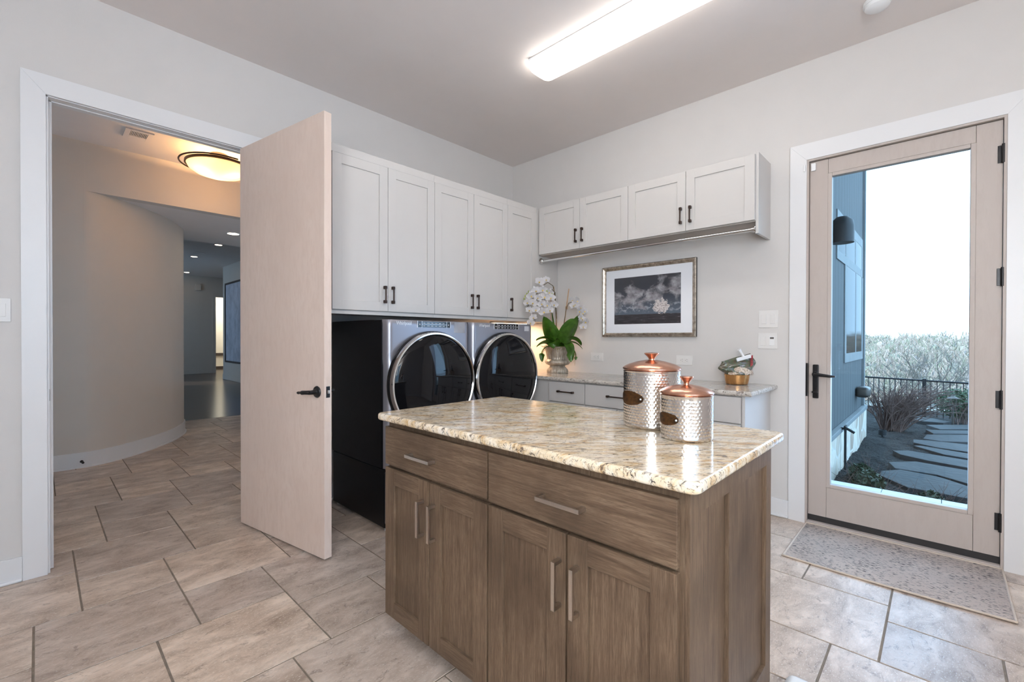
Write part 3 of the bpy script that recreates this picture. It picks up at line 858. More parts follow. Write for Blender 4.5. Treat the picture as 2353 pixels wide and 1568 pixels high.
machine(-1.325, 'dryer', 'slate front-loading dryer beside the corner counter and orchid', 'Whirlpool', False)

# ------------------------------------------------------------------ island
isl = thing('island_cabinet', (-2.19, -2.31, 0), 'dark-stained wooden island cabinet with two drawers and four doors', 'island')
IX, IY0, IY1, IXR = -2.516, -1.676, -2.9436, -1.846
b = MB(); b.box(IX, IXR, IY0, IY1+.012, .078, .884).box(IX+.07, IXR-.02, IY0-.03, IY1+.07, 0, .078)
make('carcass', b, M['woodv'], isl)
FI = Face('x', IX)
b = MB(); FI.box(b, IY1+.0125, IY1+.028, .078, .884, -.03, .0005, .001); make('corner_stile', b, M['woodv'], isl)
def islfront(kind, u0, u1, v0, v1, hu, hv_, vert):
    if kind == 'drawer':
        b = MB(); FI.box(b, u1, u0, v0, v1, .001, .0205, .003); d = make('drawer', b, M['woodh'], isl)
    else:
        b = shaker(FI, u0, u1, v0, v1, .0205, .066, .010, .0025, mi_rail=1); d = make('door', b, [M['woodv'], M['woodh']], isl)
    make('handle', bar_pull(FI, hu, hv_, .150 if not vert else .134, .0205, vert), M['nickel'], d)
islfront('drawer', -1.678, -2.2925, .704, .860, -1.945, .775, False)
islfront('drawer', -2.3005, -2.922, .701, .860, -2.600, .775, False)
islfront('door', -1.678, -1.980, .080, .692, -1.948, .552, True)
islfront('door', -1.984, -2.2925, .080, .690, -2.017, .552, True)
islfront('door', -2.3005, -2.608, .080, .690, -2.590, .550, True)
islfront('door', -2.6145, -2.922, .080, .690, -2.650, .550, True)
# panelled end facing the garden door
FE = Face('y', IY1+.012)
b = MB()
xs0, xs1 = IX, IXR
FE.box(b, xs0, xs0+.085, .078, .884, 0, .012, .001); FE.box(b, xs1-.055, xs1, .078, .884, 0, .012, .001)
FE.box(b, -2.255, -2.185, .078, .884, 0, .012, .001)
FE.box(b, xs0+.085, -2.255, .815, .884, 0, .0118, 0); FE.box(b, -2.185, xs1-.055, .815, .884, 0, .0118, 0)
FE.box(b, xs0+.085, -2.255, .078, .16, 0, .0118, 0); FE.box(b, -2.185, xs1-.055, .078, .16, 0, .0118, 0)
make('end_panel', b, M['woodv'], isl)
tag(make('island_countertop', slab(-2.5587, -1.8086, -2.9771, -1.6386, .8845, .914, .028, .010), M['granite'], base=(-2.18, -2.31, .8845)), 'polished cream and gold granite top on the wooden island', 'counter')

# ------------------------------------------------------------------ canisters
def canister(cx, cy, R, h, label, lidh):
    z0 = .9145
    t = thing('canister', (cx, cy, z0), label, 'canister', 'hammered steel canisters with copper lids')
    rows = round((h-.018)/.0098); cols = int(round(2*PI*R/.0112))
    nu, nv = cols*5, rows*4
    def wall(u, v):
        a = 2*PI*u; z = .007 + v*(h-.012)
        fv = (z-.012)/.0098; row = math.floor(fv); fr = fv-row-.5
        fu = u*cols + (.5 if row % 2 else 0); fc = fu-math.floor(fu)-.5
        d = 0
        if .012 < z < h-.010:
            q = (fc/.5)**2 + (fr/.5)**2
            d = -.0011*max(0, 1-q*.95)
        r = R + d
        return Vector((cx+r*math.cos(a), cy+r*math.sin(a), z0+z))
    b = MB(); b.grid(wall, nu, nv, wrap=True)
    b.lathe([(.0, .0), (R-.003, .0), (R-.0005, .003), (R, .0072)], (cx, cy, z0), 'Z', 72)
    b.lathe([(R, h-.0052), (R+.0012, h-.003), (R+.0012, h), (R-.003, h+.001), (.0, h+.001)], (cx, cy, z0), 'Z', 72)
    make('body', b, M['steel'], t, smooth=60)
    zz = z0+h+.0012
    b = MB().lathe([(.0, .0), (R-.002, .0), (R+.0025, .004), (R+.0025, .008), (R-.004, .0135), (R*.8, .0135+lidh*.35), (R*.5, .0135+lidh*.75), (R*.2, .0135+lidh), (.0, .0135+lidh)], (cx, cy, zz), 'Z', 72)
    lid = make('lid', b, M['copper'], t)
    k = R/.09; zk = zz+.0125+lidh
    b = MB().lathe([(.0, .0), (.011*k, .0), (.0095*k, .005), (.012*k, .010), (.022*k, .021), (.0245*k, .0235), (.0225*k, .0265), (.0, .028)], (cx, cy, zk), 'Z', 40)
    make('knob', b, M['copper'], lid)
    # oval tag wrapped round the side
    ac = math.atan2(-3.3524-cy, -3.5326-cx) - math.radians(50)
    zt = z0 + (h*.52 if h > .17 else h*.47)
    hw, hh = .062/R*k*.9, .0235*k*.95
    def tg(u, v):
        rho = v; ph = 2*PI*u
        a = ac + hw*rho*math.cos(ph)*.95; z = zt + hh*rho*math.sin(ph)
        return Vector((cx+(R+.0022)*math.cos(a), cy+(R+.0022)*math.sin(a), z))
    b = MB(); b.grid(tg, 40, 5, wrap=True); b.solid(.0016); tgo = make('name_tag', b, M['tagwood'], t)
    a = ac + hw*.82
    c = Vector((cx+(R+.0025)*math.cos(a), cy+(R+.0025)*math.sin(a), zt)); nrm = Vector((math.cos(a), math.sin(a), 0))
    b = MB().tube([c, c+nrm*.003], [.0032, .0022], 14); make('rivet', b, M['white'], tgo)
    return t
canister(-2.011, -2.599, .0985, .198, 'tall hammered steel canister with copper lid, at the back', .022)
canister(-2.124, -2.772, .0780, .136, 'short hammered steel canister with copper lid, in front', .017)

# ------------------------------------------------------------------ framed landscape on the right wall
pf = thing('framed_picture', (0, -1.558, 1.24), 'silver-framed black and white landscape print above the counter', 'picture')
def molding(u0, u1, v0, v1, w, prof, F, mats, name, parent):
    mb = MB(); bm = mb.bm; rings = []
    cs = [(u0, v0, 1, 1), (u1, v0, -1, 1), (u1, v1, -1, -1), (u0, v1, 1, -1)]
    for (a, o_) in prof:
        rings.append([bm.verts.new(F.p(u+sx*a, v+sz*a, o_)) for u, v, sx, sz in cs])
    for k in range(len(rings)-1):
        for i in range(4):
            j = (i+1) % 4
            f = bm.faces.new((rings[k][i], rings[k][j], rings[k+1][j], rings[k+1][i])); f.material_index = 1 if k == 0 else 0
    return make(name, mb, mats, parent, smooth=30)
molding(-1.978, -1.137, 1.240, 1.856, .03, [(0, .001), (0, .026), (.006, .031), (.014, .032), (.026, .022), (.031, .015), (.033, .012), (.033, .004)], FB, [M['frame'], M['frameside']], 'frame', pf)
def ringboard(F, u0, u1, v0, v1, iu0, iu1, iv0, iv1, w0, w1):
    b = MB(); F.box(b, u0, iu0, v0, v1, w0, w1); F.box(b, iu1, u1, v0, v1, w0, w1); F.box(b, iu0, iu1, v0, iv0, w0, w1); F.box(b, iu0, iu1, iv1, v1, w0, w1); return b
make('mount', ringboard(FB, -1.946, -1.169, 1.272, 1.824, -1.852, -1.252, 1.349, 1.753, .007, .0085), M['mount'], pf, 0)
b = MB(); FB.box(b, -1.86, -1.244, 1.341, 1.761, .005, .0065); make('print', b, M['art'], pf, 0)
b = MB(); FB.box(b, -1.946, -1.169, 1.272, 1.824, .0105, .012); make('glass_pane', b, M['picglass'], pf, 0)

# ------------------------------------------------------------------ switches and outlets
def plate(F, u0, u1, v0, v1, label, cat, name, kind):
    c = F.p((u0+u1)/2, v0, 0)
    t = thing(name, c, label, cat)
    b = MB(); F.box(b, u0, u1, v0, v1, 0, .006, .002); make('cover_plate', b, M['plate'], t)
    uc = [(u0*.73+u1*.27), (u0*.27+u1*.73)]; vm = (v0+v1)/2
    if kind in ('switch', 'timer'):
        for k, u in enumerate(uc):
            if kind == 'timer' and k == 0:
                b = MB(); F.box(b, u-.016, u+.016, vm-.033, vm+.033, .005, .0085, .0015); tm = make('timer', b, M['white'], t); tm['label'] = 'white timer switch'
                b = MB(); F.box(b, u-.012, u+.012, vm+.014, vm+.026, .0083, .0089); make('display', b, M['slot'], tm)['label'] = 'dark display'
            else:
                b = MB(); F.box(b, u-.0165, u+.0165, vm-.034, vm+.034, .005, .0066, .0005); F.box(b, u-.015, u+.015, vm-.032, vm+.032, .006, .0085, .0015); make('rocker', b, M['plate'], t)
    else:
        b = MB(); F.box(b, min(u0, u1)+.032, max(u0, u1)-.032, vm-.017, vm+.017, .005, .0085, .002); rc = make('receptacle', b, M['plate'], t)
        for u in (min(uc)+.012, max(uc)-.012):
            b = MB(); F.box(b, u-.006, u+.000, vm+.006, vm+.0085, .0083, .0088); F.box(b, u-.006, u-.001, vm-.0085, vm-.006, .0083, .0088); F.box(b, u+.006, u+.010, vm-.002, vm+.002, .0083, .0088)
            make('socket_slots', b, M['slot'], rc)
    return t
plate(FB, -2.535, -2.414, 1.304, 1.424, 'upper white double switch plate beside the glass door', 'switch', 'light_switch', 'switch')
plate(FB, -2.531, -2.410, 1.155, 1.265, 'lower switch plate by the glass door, one rocker and one timer', 'switch', 'light_switch', 'timer')
plate(FB, -1.134, -1.003, 1.019, 1.094, 'white wall outlet right of the orchid', 'outlet', 'wall_outlet', 'outlet')
plate(FB, -1.946, -1.815, 1.016, 1.091, 'white wall outlet half hidden behind the copper canister lid', 'outlet', 'wall_outlet', 'outlet')
plate(FA, -3.742, -3.623, 1.302, 1.418, 'white switch plate left of the hall doorway', 'switch', 'light_switch', 'switch')

# ------------------------------------------------------------------ ceiling light and detector
cl = thing('ceiling_light', (-1.19, -1.96, H), 'long rounded white ceiling light fitting over the island', 'light')
make('fitting', MB().box(-1.30, -1.07, -2.56, -1.37, H-.022, H, .008), M['white'], cl)
def lens(u, v):
    x0, x1, y0, y1 = -1.303, -1.067, -2.575, -1.350
    a = (u-.5)*2; s_ = max(-1, min(1, a))
    y = y0+(y1-y0)*v
    e = min(v, 1-v)*(y1-y0); k = min(1, e/.045)**.5
    x = (x0+x1)/2 + (x1-x0)/2*s_*(.72+.28*k)
    z = H-.020 - .062*(1-abs(s_)**4)**.5*(.6+.4*k)
    return Vector((x, y, z))
b = MB(); b.grid(lens, 24, 60); make('diffuser', b, M['light'], cl, 60)
sd = thing('smoke_detector', (-.373, -3.089, H), 'round white smoke detector on the ceiling near the garden door', 'detector')
make('base', MB().lathe([(.0, .0), (.062, .0), (.062, -.018), (.0, -.018)], (-.373, -3.089, H), 'Z', 40), M['white'], sd)
make('cover', MB().lathe([(.058, -.017), (.055, -.034), (.042, -.044), (.02, -.047), (.0, -.047)], (-.373, -3.089, H), 'Z', 40), M['white'], sd)

# ------------------------------------------------------------------ door mat
mt = thing('door_mat', (-.33, -3.15, 0), 'beige woven mat with dark flecks in front of the glass door', 'mat')
def wav(x, y): return .0035 + .0025*math.sin(3.1*y+1.0)*(1 if x < -.45 else .3) + .0025
def mtop(u, v):
    x = -.640 + .612*u; y = -3.594+.881*v
    return Vector((x - .012*math.sin(PI*v)*(1-u), y, wav(x, y)+.004))
b = MB(); b.grid(mtop, 30, 40); b.solid(.006); make('pile', b, M['rug'], mt, 60)
pts = []
for k in range(41): p = mtop(0, k/40); pts.append(p)
for k in range(1, 31): pts.append(mtop(k/30, 1))
for k in range(1, 41): pts.append(mtop(1, 1-k/40))
for k in range(1, 30): pts.append(mtop(1-k/30, 0))
pts.append(pts[0])
b = MB().tube([p+Vector((0, 0, -.001)) for p in pts], .0055, 8); make('binding', b, M['rugedge'], mt, 60)
# white thing on a blue cloth at the island's foot
tag(make('floor_tray', MB().box(-2.02, -1.715, -3.22, -2.968, .006, .062, .03, 4), M['white'], base=(-1.87, -3.08, .006)), 'white rounded plastic corner on the floor at the island end', 'tray')
tag(make('blue_pad', MB().box(-2.06, -1.730, -3.25, -2.937, .0005, .0055, .002), M['cushion'], base=(-1.89, -3.09, 0)), 'blue pad under the white plastic on the floor', 'pad')

# ------------------------------------------------------------------ potted orchid
OB = Vector((-.205, -.772, .9065))
rr_, ff_ = R0, -F0        # to the right of the room and towards the island
def OP(a, b_, z): return OB + rr_*a + ff_*b_ + Z0*z
oc = thing('potted_orchid', OB, 'white moth orchid in an aged silver urn on the counter', 'plant')
prof = [(.0, .0), (.094, .0), (.098, .012), (.094, .030), (.074, .052), (.068, .062), (.078, .070), (.104, .078), (.117, .094), (.114, .112), (.098, .122), (.094, .128), (.098, .150), (.106, .185), (.116, .220), (.128, .240), (.124, .243), (.110, .225), (.0, .215)]
def flt(a, h, r): return (.022*math.cos(34*a) if (h < .06 or .125 < h < .22) and r > .05 else 0)
make('urn', MB().lathe(prof, OB, 'Z', 136, flute=flt), M['urn'], oc, 50)
random.seed(11)
b = MB()
for k in range(170):
    a = random.uniform(0, 2*PI); r = .118*math.sqrt(random.random()); p = OB+Vector((r*math.cos(a), r*math.sin(a), .222+random.random()*.018))
    q = p + Vector((random.uniform(-.05, .05), random.uniform(-.05, .05), random.uniform(-.004, .022))); w = q+Vector((random.uniform(-.04, .04), random.uniform(-.04, .04), random.uniform(-.03, .01)))
    b.tube([p, q, w], [.0018, .0015, .0009], 4)
for a, bb, s in ((-.115, .05, 1), (.115, .06, 1), (.13, .05, 1.2), (-.13, .05, 1.1), (.12, .09, .9)):
    p = OP(a, bb, .225); b.tube([p, p+rr_*(.03*(1 if a > 0 else -1))-Z0*.05*s, p+rr_*(.022*(1 if a > 0 else -1))-Z0*.13*s], [.0022, .0017, .0008], 4)
m_ = make('moss', b, M['moss'], oc); m_['kind'] = 'stuff'
def leaf(pts, wid, roll=0, cup=.25):
    P = [Vector(p) for p in pts]
    def bez(t):
        n = len(P)-1; r = Vector((0, 0, 0))
        for i, p in enumerate(P): r += p*(math.comb(n, i)*t**i*(1-t)**(n-i))
        return r
    b = MB()
    def fn(u, v):
        t = u; c = bez(t); d = (bez(min(1, t+.01))-bez(max(0, t-.01))).normalized()
        side = d.cross(Z0)
        if side.length < .2: side = d.cross(ff_)
        side.normalize(); side = (Matrix.Rotation(roll, 3, d) @ side)
        up = side.cross(d)
        w = wid*(math.sin(PI*min(1, (t*.93+.07)))**.55)*(1 if t < .995 else .2)
        s_ = (v-.5)*2
        return c + side*(s_*w/2) + up*(cup*w*.5*s_*s_ - .02*w*(1-abs(s_)))
    b.grid(fn, 18, 8); b.solid(.0022)
    return b
LV = [  # start, bend, tip in (right, forward, up); width
    ((-.02, .02, .23), (-.03, .04, .33), (-.10, .06, .40), (-.135, .05, .52), .15, .9),
    ((.02, .02, .23), (.05, .05, .34), (.12, .06, .44), (.14, .06, .50), .14, -.9),
    ((.02, .03, .23), (.08, .06, .32), (.16, .06, .42), (.185, .05, .53), .12, -1.0),
    ((.0, .05, .23), (.02, .10, .30), (.08, .12, .37), (.15, .12, .45), .125, -.8),
    ((-.03, .05, .23), (-.09, .10, .30), (-.16, .12, .28), (-.205, .13, .235), .115, .3),
    ((-.02, .05, .23), (-.06, .09, .33), (-.14, .09, .335), (-.205, .06, .295), .09, .2),
    ((-.01, .07, .23), (-.04, .13, .31), (-.09, .15, .30), (-.05, .17, .225), .11, .4),
    ((.03, .06, .23), (.07, .14, .32), (.095, .19, .25), (.10, .19, .105), .105, 0),
    ((.03, .04, .23), (.09, .05, .34), (.17, .05, .33), (.215, .04, .25), .10, -.3),
    ((.02, .0, .24), (.10, -.02, .31), (.18, .0, .29), (.232, .01, .215), .045, -.3),
    ((.04, .02, .23), (.11, .02, .26), (.17, .03, .20), (.165, .03, .115), .065, -.2),
    ((-.05, .03, .23), (-.12, .05, .27), (-.165, .06, .19), (-.145, .06, .10), .065, .2),
    ((-.02, .0, .23), (-.03, .0, .4), (-.05, -.01, .48), (-.055, -.02, .58), .055, 1.2),
    ((-.01, .06, .25), (-.03, .10, .33), (-.06, .12, .40), (-.085, .12, .42), .05, .6),
]
for l in LV:
    make('leaf', leaf([OP(*l[0]), OP(*l[1]), OP(*l[2]), OP(*l[3])], l[4], l[5]), M['leaf'], oc, 60)
make('stake', MB().tube([OP(.0, .03, .22), OP(-.02, .0, .62), OP(-.035, -.02, .80)], .0042, 8), M['stake'], oc)
make('stake', MB().tube([OP(.03, .02, .22), OP(.075, .0, .56), OP(.105, -.01, .78)], .0045, 8), M['stake'], oc)
make('stake', MB().tube([OP(-.06, .02, .3), OP(-.065, .02, .78)], .0035, 8), M['stake'], oc)
make('raffia_tie', MB().lathe([(.007, -.014), (.0115, -.012), (.010, 0), (.0115, .012), (.007, .014)], OP(.083, -.003, .602), 'Z', 14), M['stake'], oc)
stemL = [OP(-.01, .03, .23), OP(-.02, .02, .55), OP(-.03, .03, .72), OP(-.05, .06, .80), OP(-.10, .10, .825), OP(-.15, .13, .79), OP(-.20, .15, .72), OP(-.25, .16, .66), OP(-.285, .16, .60)]
stemR = [OP(.025, .02, .23), OP(.06, .01, .48), OP(.08, .01, .60), OP(.10, .02, .645), OP(.14, .03, .655), OP(.19, .04, .61), OP(.225, .05, .54), OP(.235, .05, .46)]
stemM = [OP(-.01, .02, .5), OP(-.03, .05, .74), OP(-.07, .09, .77), OP(-.12, .14, .73), OP(-.13, .17, .66), OP(-.12, .18, .58)]
for s_ in (stemL, stemR, stemM): make('flower_stem', MB().tube(s_, .0032, 7), M['stem'], oc, 60)
def flower(c, nrm, size, twist, nm='flower'):
    n = Vector(nrm).normalized(); x = n.cross(Z0); x = x.normalized() if x.length > .1 else rr_.copy(); y = x.cross(n)
    mtx = Matrix((x, y, n)).transposed().to_4x4() @ Matrix.Rotation(twist, 4, 'Z'); mtx.translation = c
    b = MB()
    def petal(ang, ln, wd, lift):
        ca, sa = math.cos(ang), math.sin(ang)
        def fn(u, v):
            t = u; w = wd*(math.sin(PI*min(.999, t**.75*.97+.03)))**.7; s_ = (v-.5)*2
            px, py, pz = t*ln, s_*w/2, lift*math.sin(t*2.2)*ln + .10*wd*(s_*s_) - .14*ln*t*t
            return mtx @ Vector((px*ca-py*sa, px*sa+py*ca, pz))
        b.grid(fn, 8, 6)
    for a, l_, w_, li in ((90, .95, .62, .10), (210, .92, .60, .10), (330, .92, .60, .10)): petal(math.radians(a), l_*size, w_*size, li)
    for a in (18, 162): petal(math.radians(a), 1.0*size, 1.05*size, .2)
    b.solid(.0007)
    f = make(nm, b, M['petal'], oc, 60)
    b = MB()
    b.lathe([(.0, .0), (.10*size, .05*size), (.16*size, .22*size), (.09*size, .36*size), (.0, .40*size)], (0, 0, 0), 'Z', 12, mtx=mtx @ Matrix.Translation((0, -.12*size, 0)))
    make('flower_lip', b, M['lip'], f, 60)
random.seed(5)
FLW = [(-.175, .10, .845), (-.115, .09, .865), (-.215, .17, .755), (-.15, .17, .765), (-.085, .15, .745), (-.255, .18, .71), (-.195, .20, .69), (-.13, .19, .70), (-.075, .17, .69),
       (-.235, .20, .64), (-.165, .21, .635), (-.11, .20, .625), (-.285, .19, .645), (-.215, .21, .58), (-.145, .20, .565), (-.27, .19, .575), (-.235, .19, .51), (-.255, .18, .46), (-.09, .18, .575), (-.045, .14, .63)]
for a, bb, z in FLW:
    flower(OP(a, bb, z*.975+.005), ff_ + rr_*random.uniform(-.5, .35) + Z0*random.uniform(-.45, .2), .046*random.uniform(.88, 1.12), random.uniform(-.5, .5))
for a, bb, z in [(.125, .05, .665), (.155, .06, .63), (.135, .07, .615), (.20, .07, .60), (.215, .08, .545), (.185, .08, .565), (.235, .07, .565), (.22, .08, .49), (.245, .07, .47), (.20, .09, .505), (.225, .08, .425), (.165, .06, .66)]:
    flower(OP(a, bb, z), ff_*.8 + rr_*random.uniform(-.2, .9) + Z0*random.uniform(-.5, .2), .042*random.uniform(.88, 1.12), random.uniform(-.6, .6))
for k, (a, bb, z) in enumerate([(-.275, .15, .735), (-.29, .16, .715), (-.305, .165, .695), (-.315, .17, .67), (-.115, .19, .735), (-.065, .16, .715), (-.05, .13, .70)]):
    make('bud', MB().lathe([(.0, -.012), (.006, -.006), (.0075, .0), (.005, .008), (.0, .012)], OP(a, bb, z), 'Z', 10), M['bud'], oc, 60)

# ------------------------------------------------------------------ copper bowl, bag and clip
BC = Vector((-.152, -2.315, .9065))
cb = thing('copper_bowl', BC, 'small round copper bowl at the end of the pale counter', 'bowl')
make('bowl', MB().lathe([(.0, .0), (.064, .0), (.070, .004), (.076, .03), (.081, .068), (.083, .070), (.079, .069), (.073, .03), (.062, .008), (.0, .008)], BC, 'Z', 56), M['bowlcopper'], cb)
bg = thing('snack_bag', BC+Vector((0, 0, .05)), 'crumpled printed bag of dry flakes standing in the copper bowl', 'bag')
def bagf(u, v):
    a = 2*PI*u; ca, sa = math.cos(a), math.sin(a)
    z = .066 + .122*v
    w = .074 + .036*math.sin(PI*min(1, v*1.05)) + .030*v
    dpt = .058*(1-v)**.8 + .004
    lean = .018*v
    x = w*ca*(1+.04*math.sin(9*v+3*ca)); y = dpt*sa*(1+.2*math.sin(14*v+5*ca))
    skew = .030*v*(ca)
    return BC + rr_*(x+lean*-.5) + ff_*(y+.01+.006*math.sin(11*v+4*a)) + Z0*(z+skew)
b = MB(); b.grid(bagf, 40, 26, wrap=True); make('wrapper', b, M['bag'], bg, 60)
def seedf(u, v):
    a = 2*PI*u; ph = PI/2*v
    return BC + rr_*(.012 + .092*math.cos(a)*math.cos(ph)) + ff_*(.012+.066*math.sin(a)*math.cos(ph)) + Z0*(.070+.064*math.sin(ph)+.006*math.sin(7*a)*math.cos(ph))
b = MB(); b.grid(seedf, 40, 12, wrap=True); make('contents', b, M['seed'], bg, 60)
def band(u, v):
    z = .125+.070*v
    return BC + rr_*(.070+.018*u+.02*v*.6) + ff_*(.036-.024*v+.012) + Z0*(z+.012*u)
b = MB(); b.grid(band, 4, 10); b.solid(.001); make('printed_band', b, M['redprint'], bg, 60)
tilt = math.radians(16)
cx_ = (rr_*math.cos(tilt)+Z0*math.sin(tilt)); cz_ = (-rr_*math.sin(tilt)*1.0+Z0*math.cos(tilt))
cm = Matrix((cx_, ff_, cz_)).transposed().to_4x4(); cm.translation = BC + rr_*.030 + ff_*.030 + Z0*.186
ck = thing('bag_clip', cm.translation, 'white bag clip with rounded handle gripping the bag top', 'clip', mtx=cm)
make('jaw', MB().box(-.052, .052, -.002, .010, -.014, .012, .005, mtx=cm), M['white'], ck)
b = MB().tube([cm @ Vector(p) for p in ((.0, .0045, .006), (-.003, .0045, .026), (-.009, .0045, .044), (-.016, .0045, .066))], [.011, .008, .009, .013], 14)
make('handle', b, M['white'], ck, 60)

# ------------------------------------------------------------------ the hall
CW_ = [(-5.3, 2.5), (-4.6, 2.5), (-3.9, 2.5), (-3.5, 2.5), (-3.30, 2.5), (-3.25, 2.5), (-3.235, 2.5), (-3.225, 2.5), (-3.20, 2.503), (-3.16, 2.514), (-3.08, 2.549), (-2.935, 2.652), (-2.698, 2.891), (-2.452, 3.228), (-2.34, 3.450), (-2.274, 3.597), (-2.235, 3.72), (-2.21, 3.86), (-2.20, 4.05), (-2.21, 4.3), (-2.26, 4.6), (-2.4, 4.95), (-2.9, 5.6)]
def smoothpoly(P, n=6):
    out = []
    for i in range(len(P)-1):
        p0, p1, p2, p3 = (Vector(P[max(i-1, 0)]), Vector(P[i]), Vector(P[i+1]), Vector(P[min(i+2, len(P)-1)]))
        for k in range(n):
            t = k/n
            out.append(.5*((2*p1)+(p2-p0)*t+(2*p0-5*p1+4*p2-p3)*t*t+(3*p1-p0-3*p2+p3)*t**3))
    out.append(Vector(P[-1])); return out
CP = smoothpoly(CW_)
def ribbon(off0, off1, z0, z1):
    mb = MB(); n = len(CP)
    nr = []
    for i in range(n):
        d = (CP[min(i+1, n-1)]-CP[max(i-1, 0)]).normalized(); nr.append(Vector((d.y, -d.x)))
    A = [CP[i]+nr[i]*off0 for i in range(n)]; B = [CP[i]+nr[i]*off1 for i in range(n)]
    for i in range(n-1):
        a0, a1, b0, b1 = A[i], A[i+1], B[i], B[i+1]
        V = lambda p, z: (p.x, p.y, z)
        mb.quad([V(b0, z0), V(b1, z0), V(b1, z1), V(b0, z1)]); mb.quad([V(b0, z1), V(b1, z1), V(a1, z1), V(a0, z1)])
        mb.quad([V(a0, z0), V(a0, z1), V(a1, z1), V(a1, z0)]); mb.quad([V(b0, z0), V(a0, z0), V(a1, z0), V(b1, z0)])
    bmesh.ops.remove_doubles(mb.bm, verts=mb.bm.verts, dist=1e-5)
    return mb
struct('wall_curved', ribbon(-.12, 0, 0, H+.02), M['hallwall'], smooth=60)
b = ribbon(.0, .014, 0, .142); b2 = ribbon(.0, .026, 0, .016)
struct('baseboard_curved', b, M['trim'], smooth=60); struct('baseboard_shoe', b2, M['trim'], smooth=60)
b = MB(); b.box(-3.225, .25, 2.5005, 2.62, 2.608, H+.02); struct('wall_header', b, M['hallwall'])
b = MB(); b.box(-5.3, .25, .10, 2.52, H, H+.12); struct('ceiling_hall', b, M['ceil'])
b = MB(); b.box(-3.3, .25, 2.62, 4.40, 2.608, 2.72).box(-3.3, .25, 4.33, 4.40, 2.72, 3.35); struct('ceiling_passage', b, M['ceil'])
b = MB(); b.box(-4.2, 3.2, 4.40, 17.2, 3.30, 3.42); struct('ceiling_far', b, M['ceil'])
b = MB(); b.box(.25, .37, .10, .85, 0, 3.35).box(.25, .37, 1.40, 12.03, 0, 3.35).box(.25, .37, .85, 1.40, 0, 1.5).box(.25, .37, .85, 1.40, 2.40, 3.35); struct('wall_passage', b, M['hallwall'])
b = MB(); b.box(-5.42, -5.3, .10, 2.62, 0, H); struct('wall_hall_west', b, M['hallwall'])
b = MB(); b.box(-4.3, .711, 14.8, 14.94, 0, 3.35).box(1.55, 3.2, 14.8, 14.94, 0, 3.35).box(.711, 1.55, 14.8, 14.94, 2.62, 3.35); struct('wall_far', b, M['hallwall'])
b = MB(); b.box(-4.3, -4.2, 5.6, 11.9, 0, 3.35).box(-4.3, -4.2, 13.3, 14.8, 0, 3.35).box(-4.3, -4.2, 11.9, 13.3, 0, .7).box(-4.3, -4.2, 11.9, 13.3, 2.7, 3.35).box(-4.3, -2.8, 5.6, 5.7, 0, 3.35); struct('wall_far_west', b, M['hallwall'])
rear_window('added_window_6', Face('x', .25), .85, 1.40, 1.5, 2.40)  # window added around the hall's east fill lamp
rear_window('window_7', FaceIn('x', -4.2), 11.9, 13.3, .7, 2.7)
b = MB(); b.box(3.2, 3.3, 12.0, 17.2, 0, 3.35).box(.37, 3.3, 11.9, 12.03, 0, 3.35); struct('wall_far_east', b, M['hallwall'])
b = MB(); b.box(-1.0, 3.2, 17.1, 17.2, 0, 3.35).box(-1.1, -1.0, 14.9, 17.2, 0, 3.35); struct('wall_far_room', b, M['cream'])
b = MB(); b.box(-4.3, 3.3, 4.68, 17.2, -.05, -.001); struct('floor_hall', b, M['woodfloor'])
Ff = Face('y', 14.8)
b = MB(); Ff.box(b, -4.2, .60, 0, .14, 0, .014, .003); struct('baseboard_far', b, M['hallwall'])
b = MB(); Ff.box(b, .61, .711, 0, 2.74, 0, .018, .003); Ff.box(b, .711, 1.6, 2.62, 2.74, 0, .018, .003); struct('trim_6', b, M['hallwall'])
Fp_ = Face('x', .25)
b = MB(); Fp_.box(b, 5.0, 12.03, 0, .16, 0, .014, .003); struct('baseboard_passage', b, M['hallwall'])
# the bright room beyond: window and rails
Fw_ = Face('y', 17.1)
b = MB()
Fw_.box(b, .55, .64, .92, 2.55, 0, .03); Fw_.box(b, 1.05, 1.20, .70, 2.55, 0, .03); Fw_.box(b, .55, 1.2, 2.45, 2.6, 0, .032); Fw_.box(b, .55, 1.2, .98, 1.12, 0, .03); Fw_.box(b, .55, 1.2, .62, .72, 0, .03)
w3 = struct('window_3', b, M['cream'])
b = MB(); Fw_.box(b, .64, 1.05, 1.12, 2.45, .001, .006); Fw_.box(b, .64, 1.05, .72, .98, .001, .006); make('pane', b, emis('daylit_pane', (.62, .70, .80), .9), w3, 0)
b = MB(); Fw_.box(b, .4, 2.4, .52, .62, 0, .05); Fw_.box(b, .4, 2.4, -.0, .10, 0, .02); struct('trim_7', b, M['rail'])
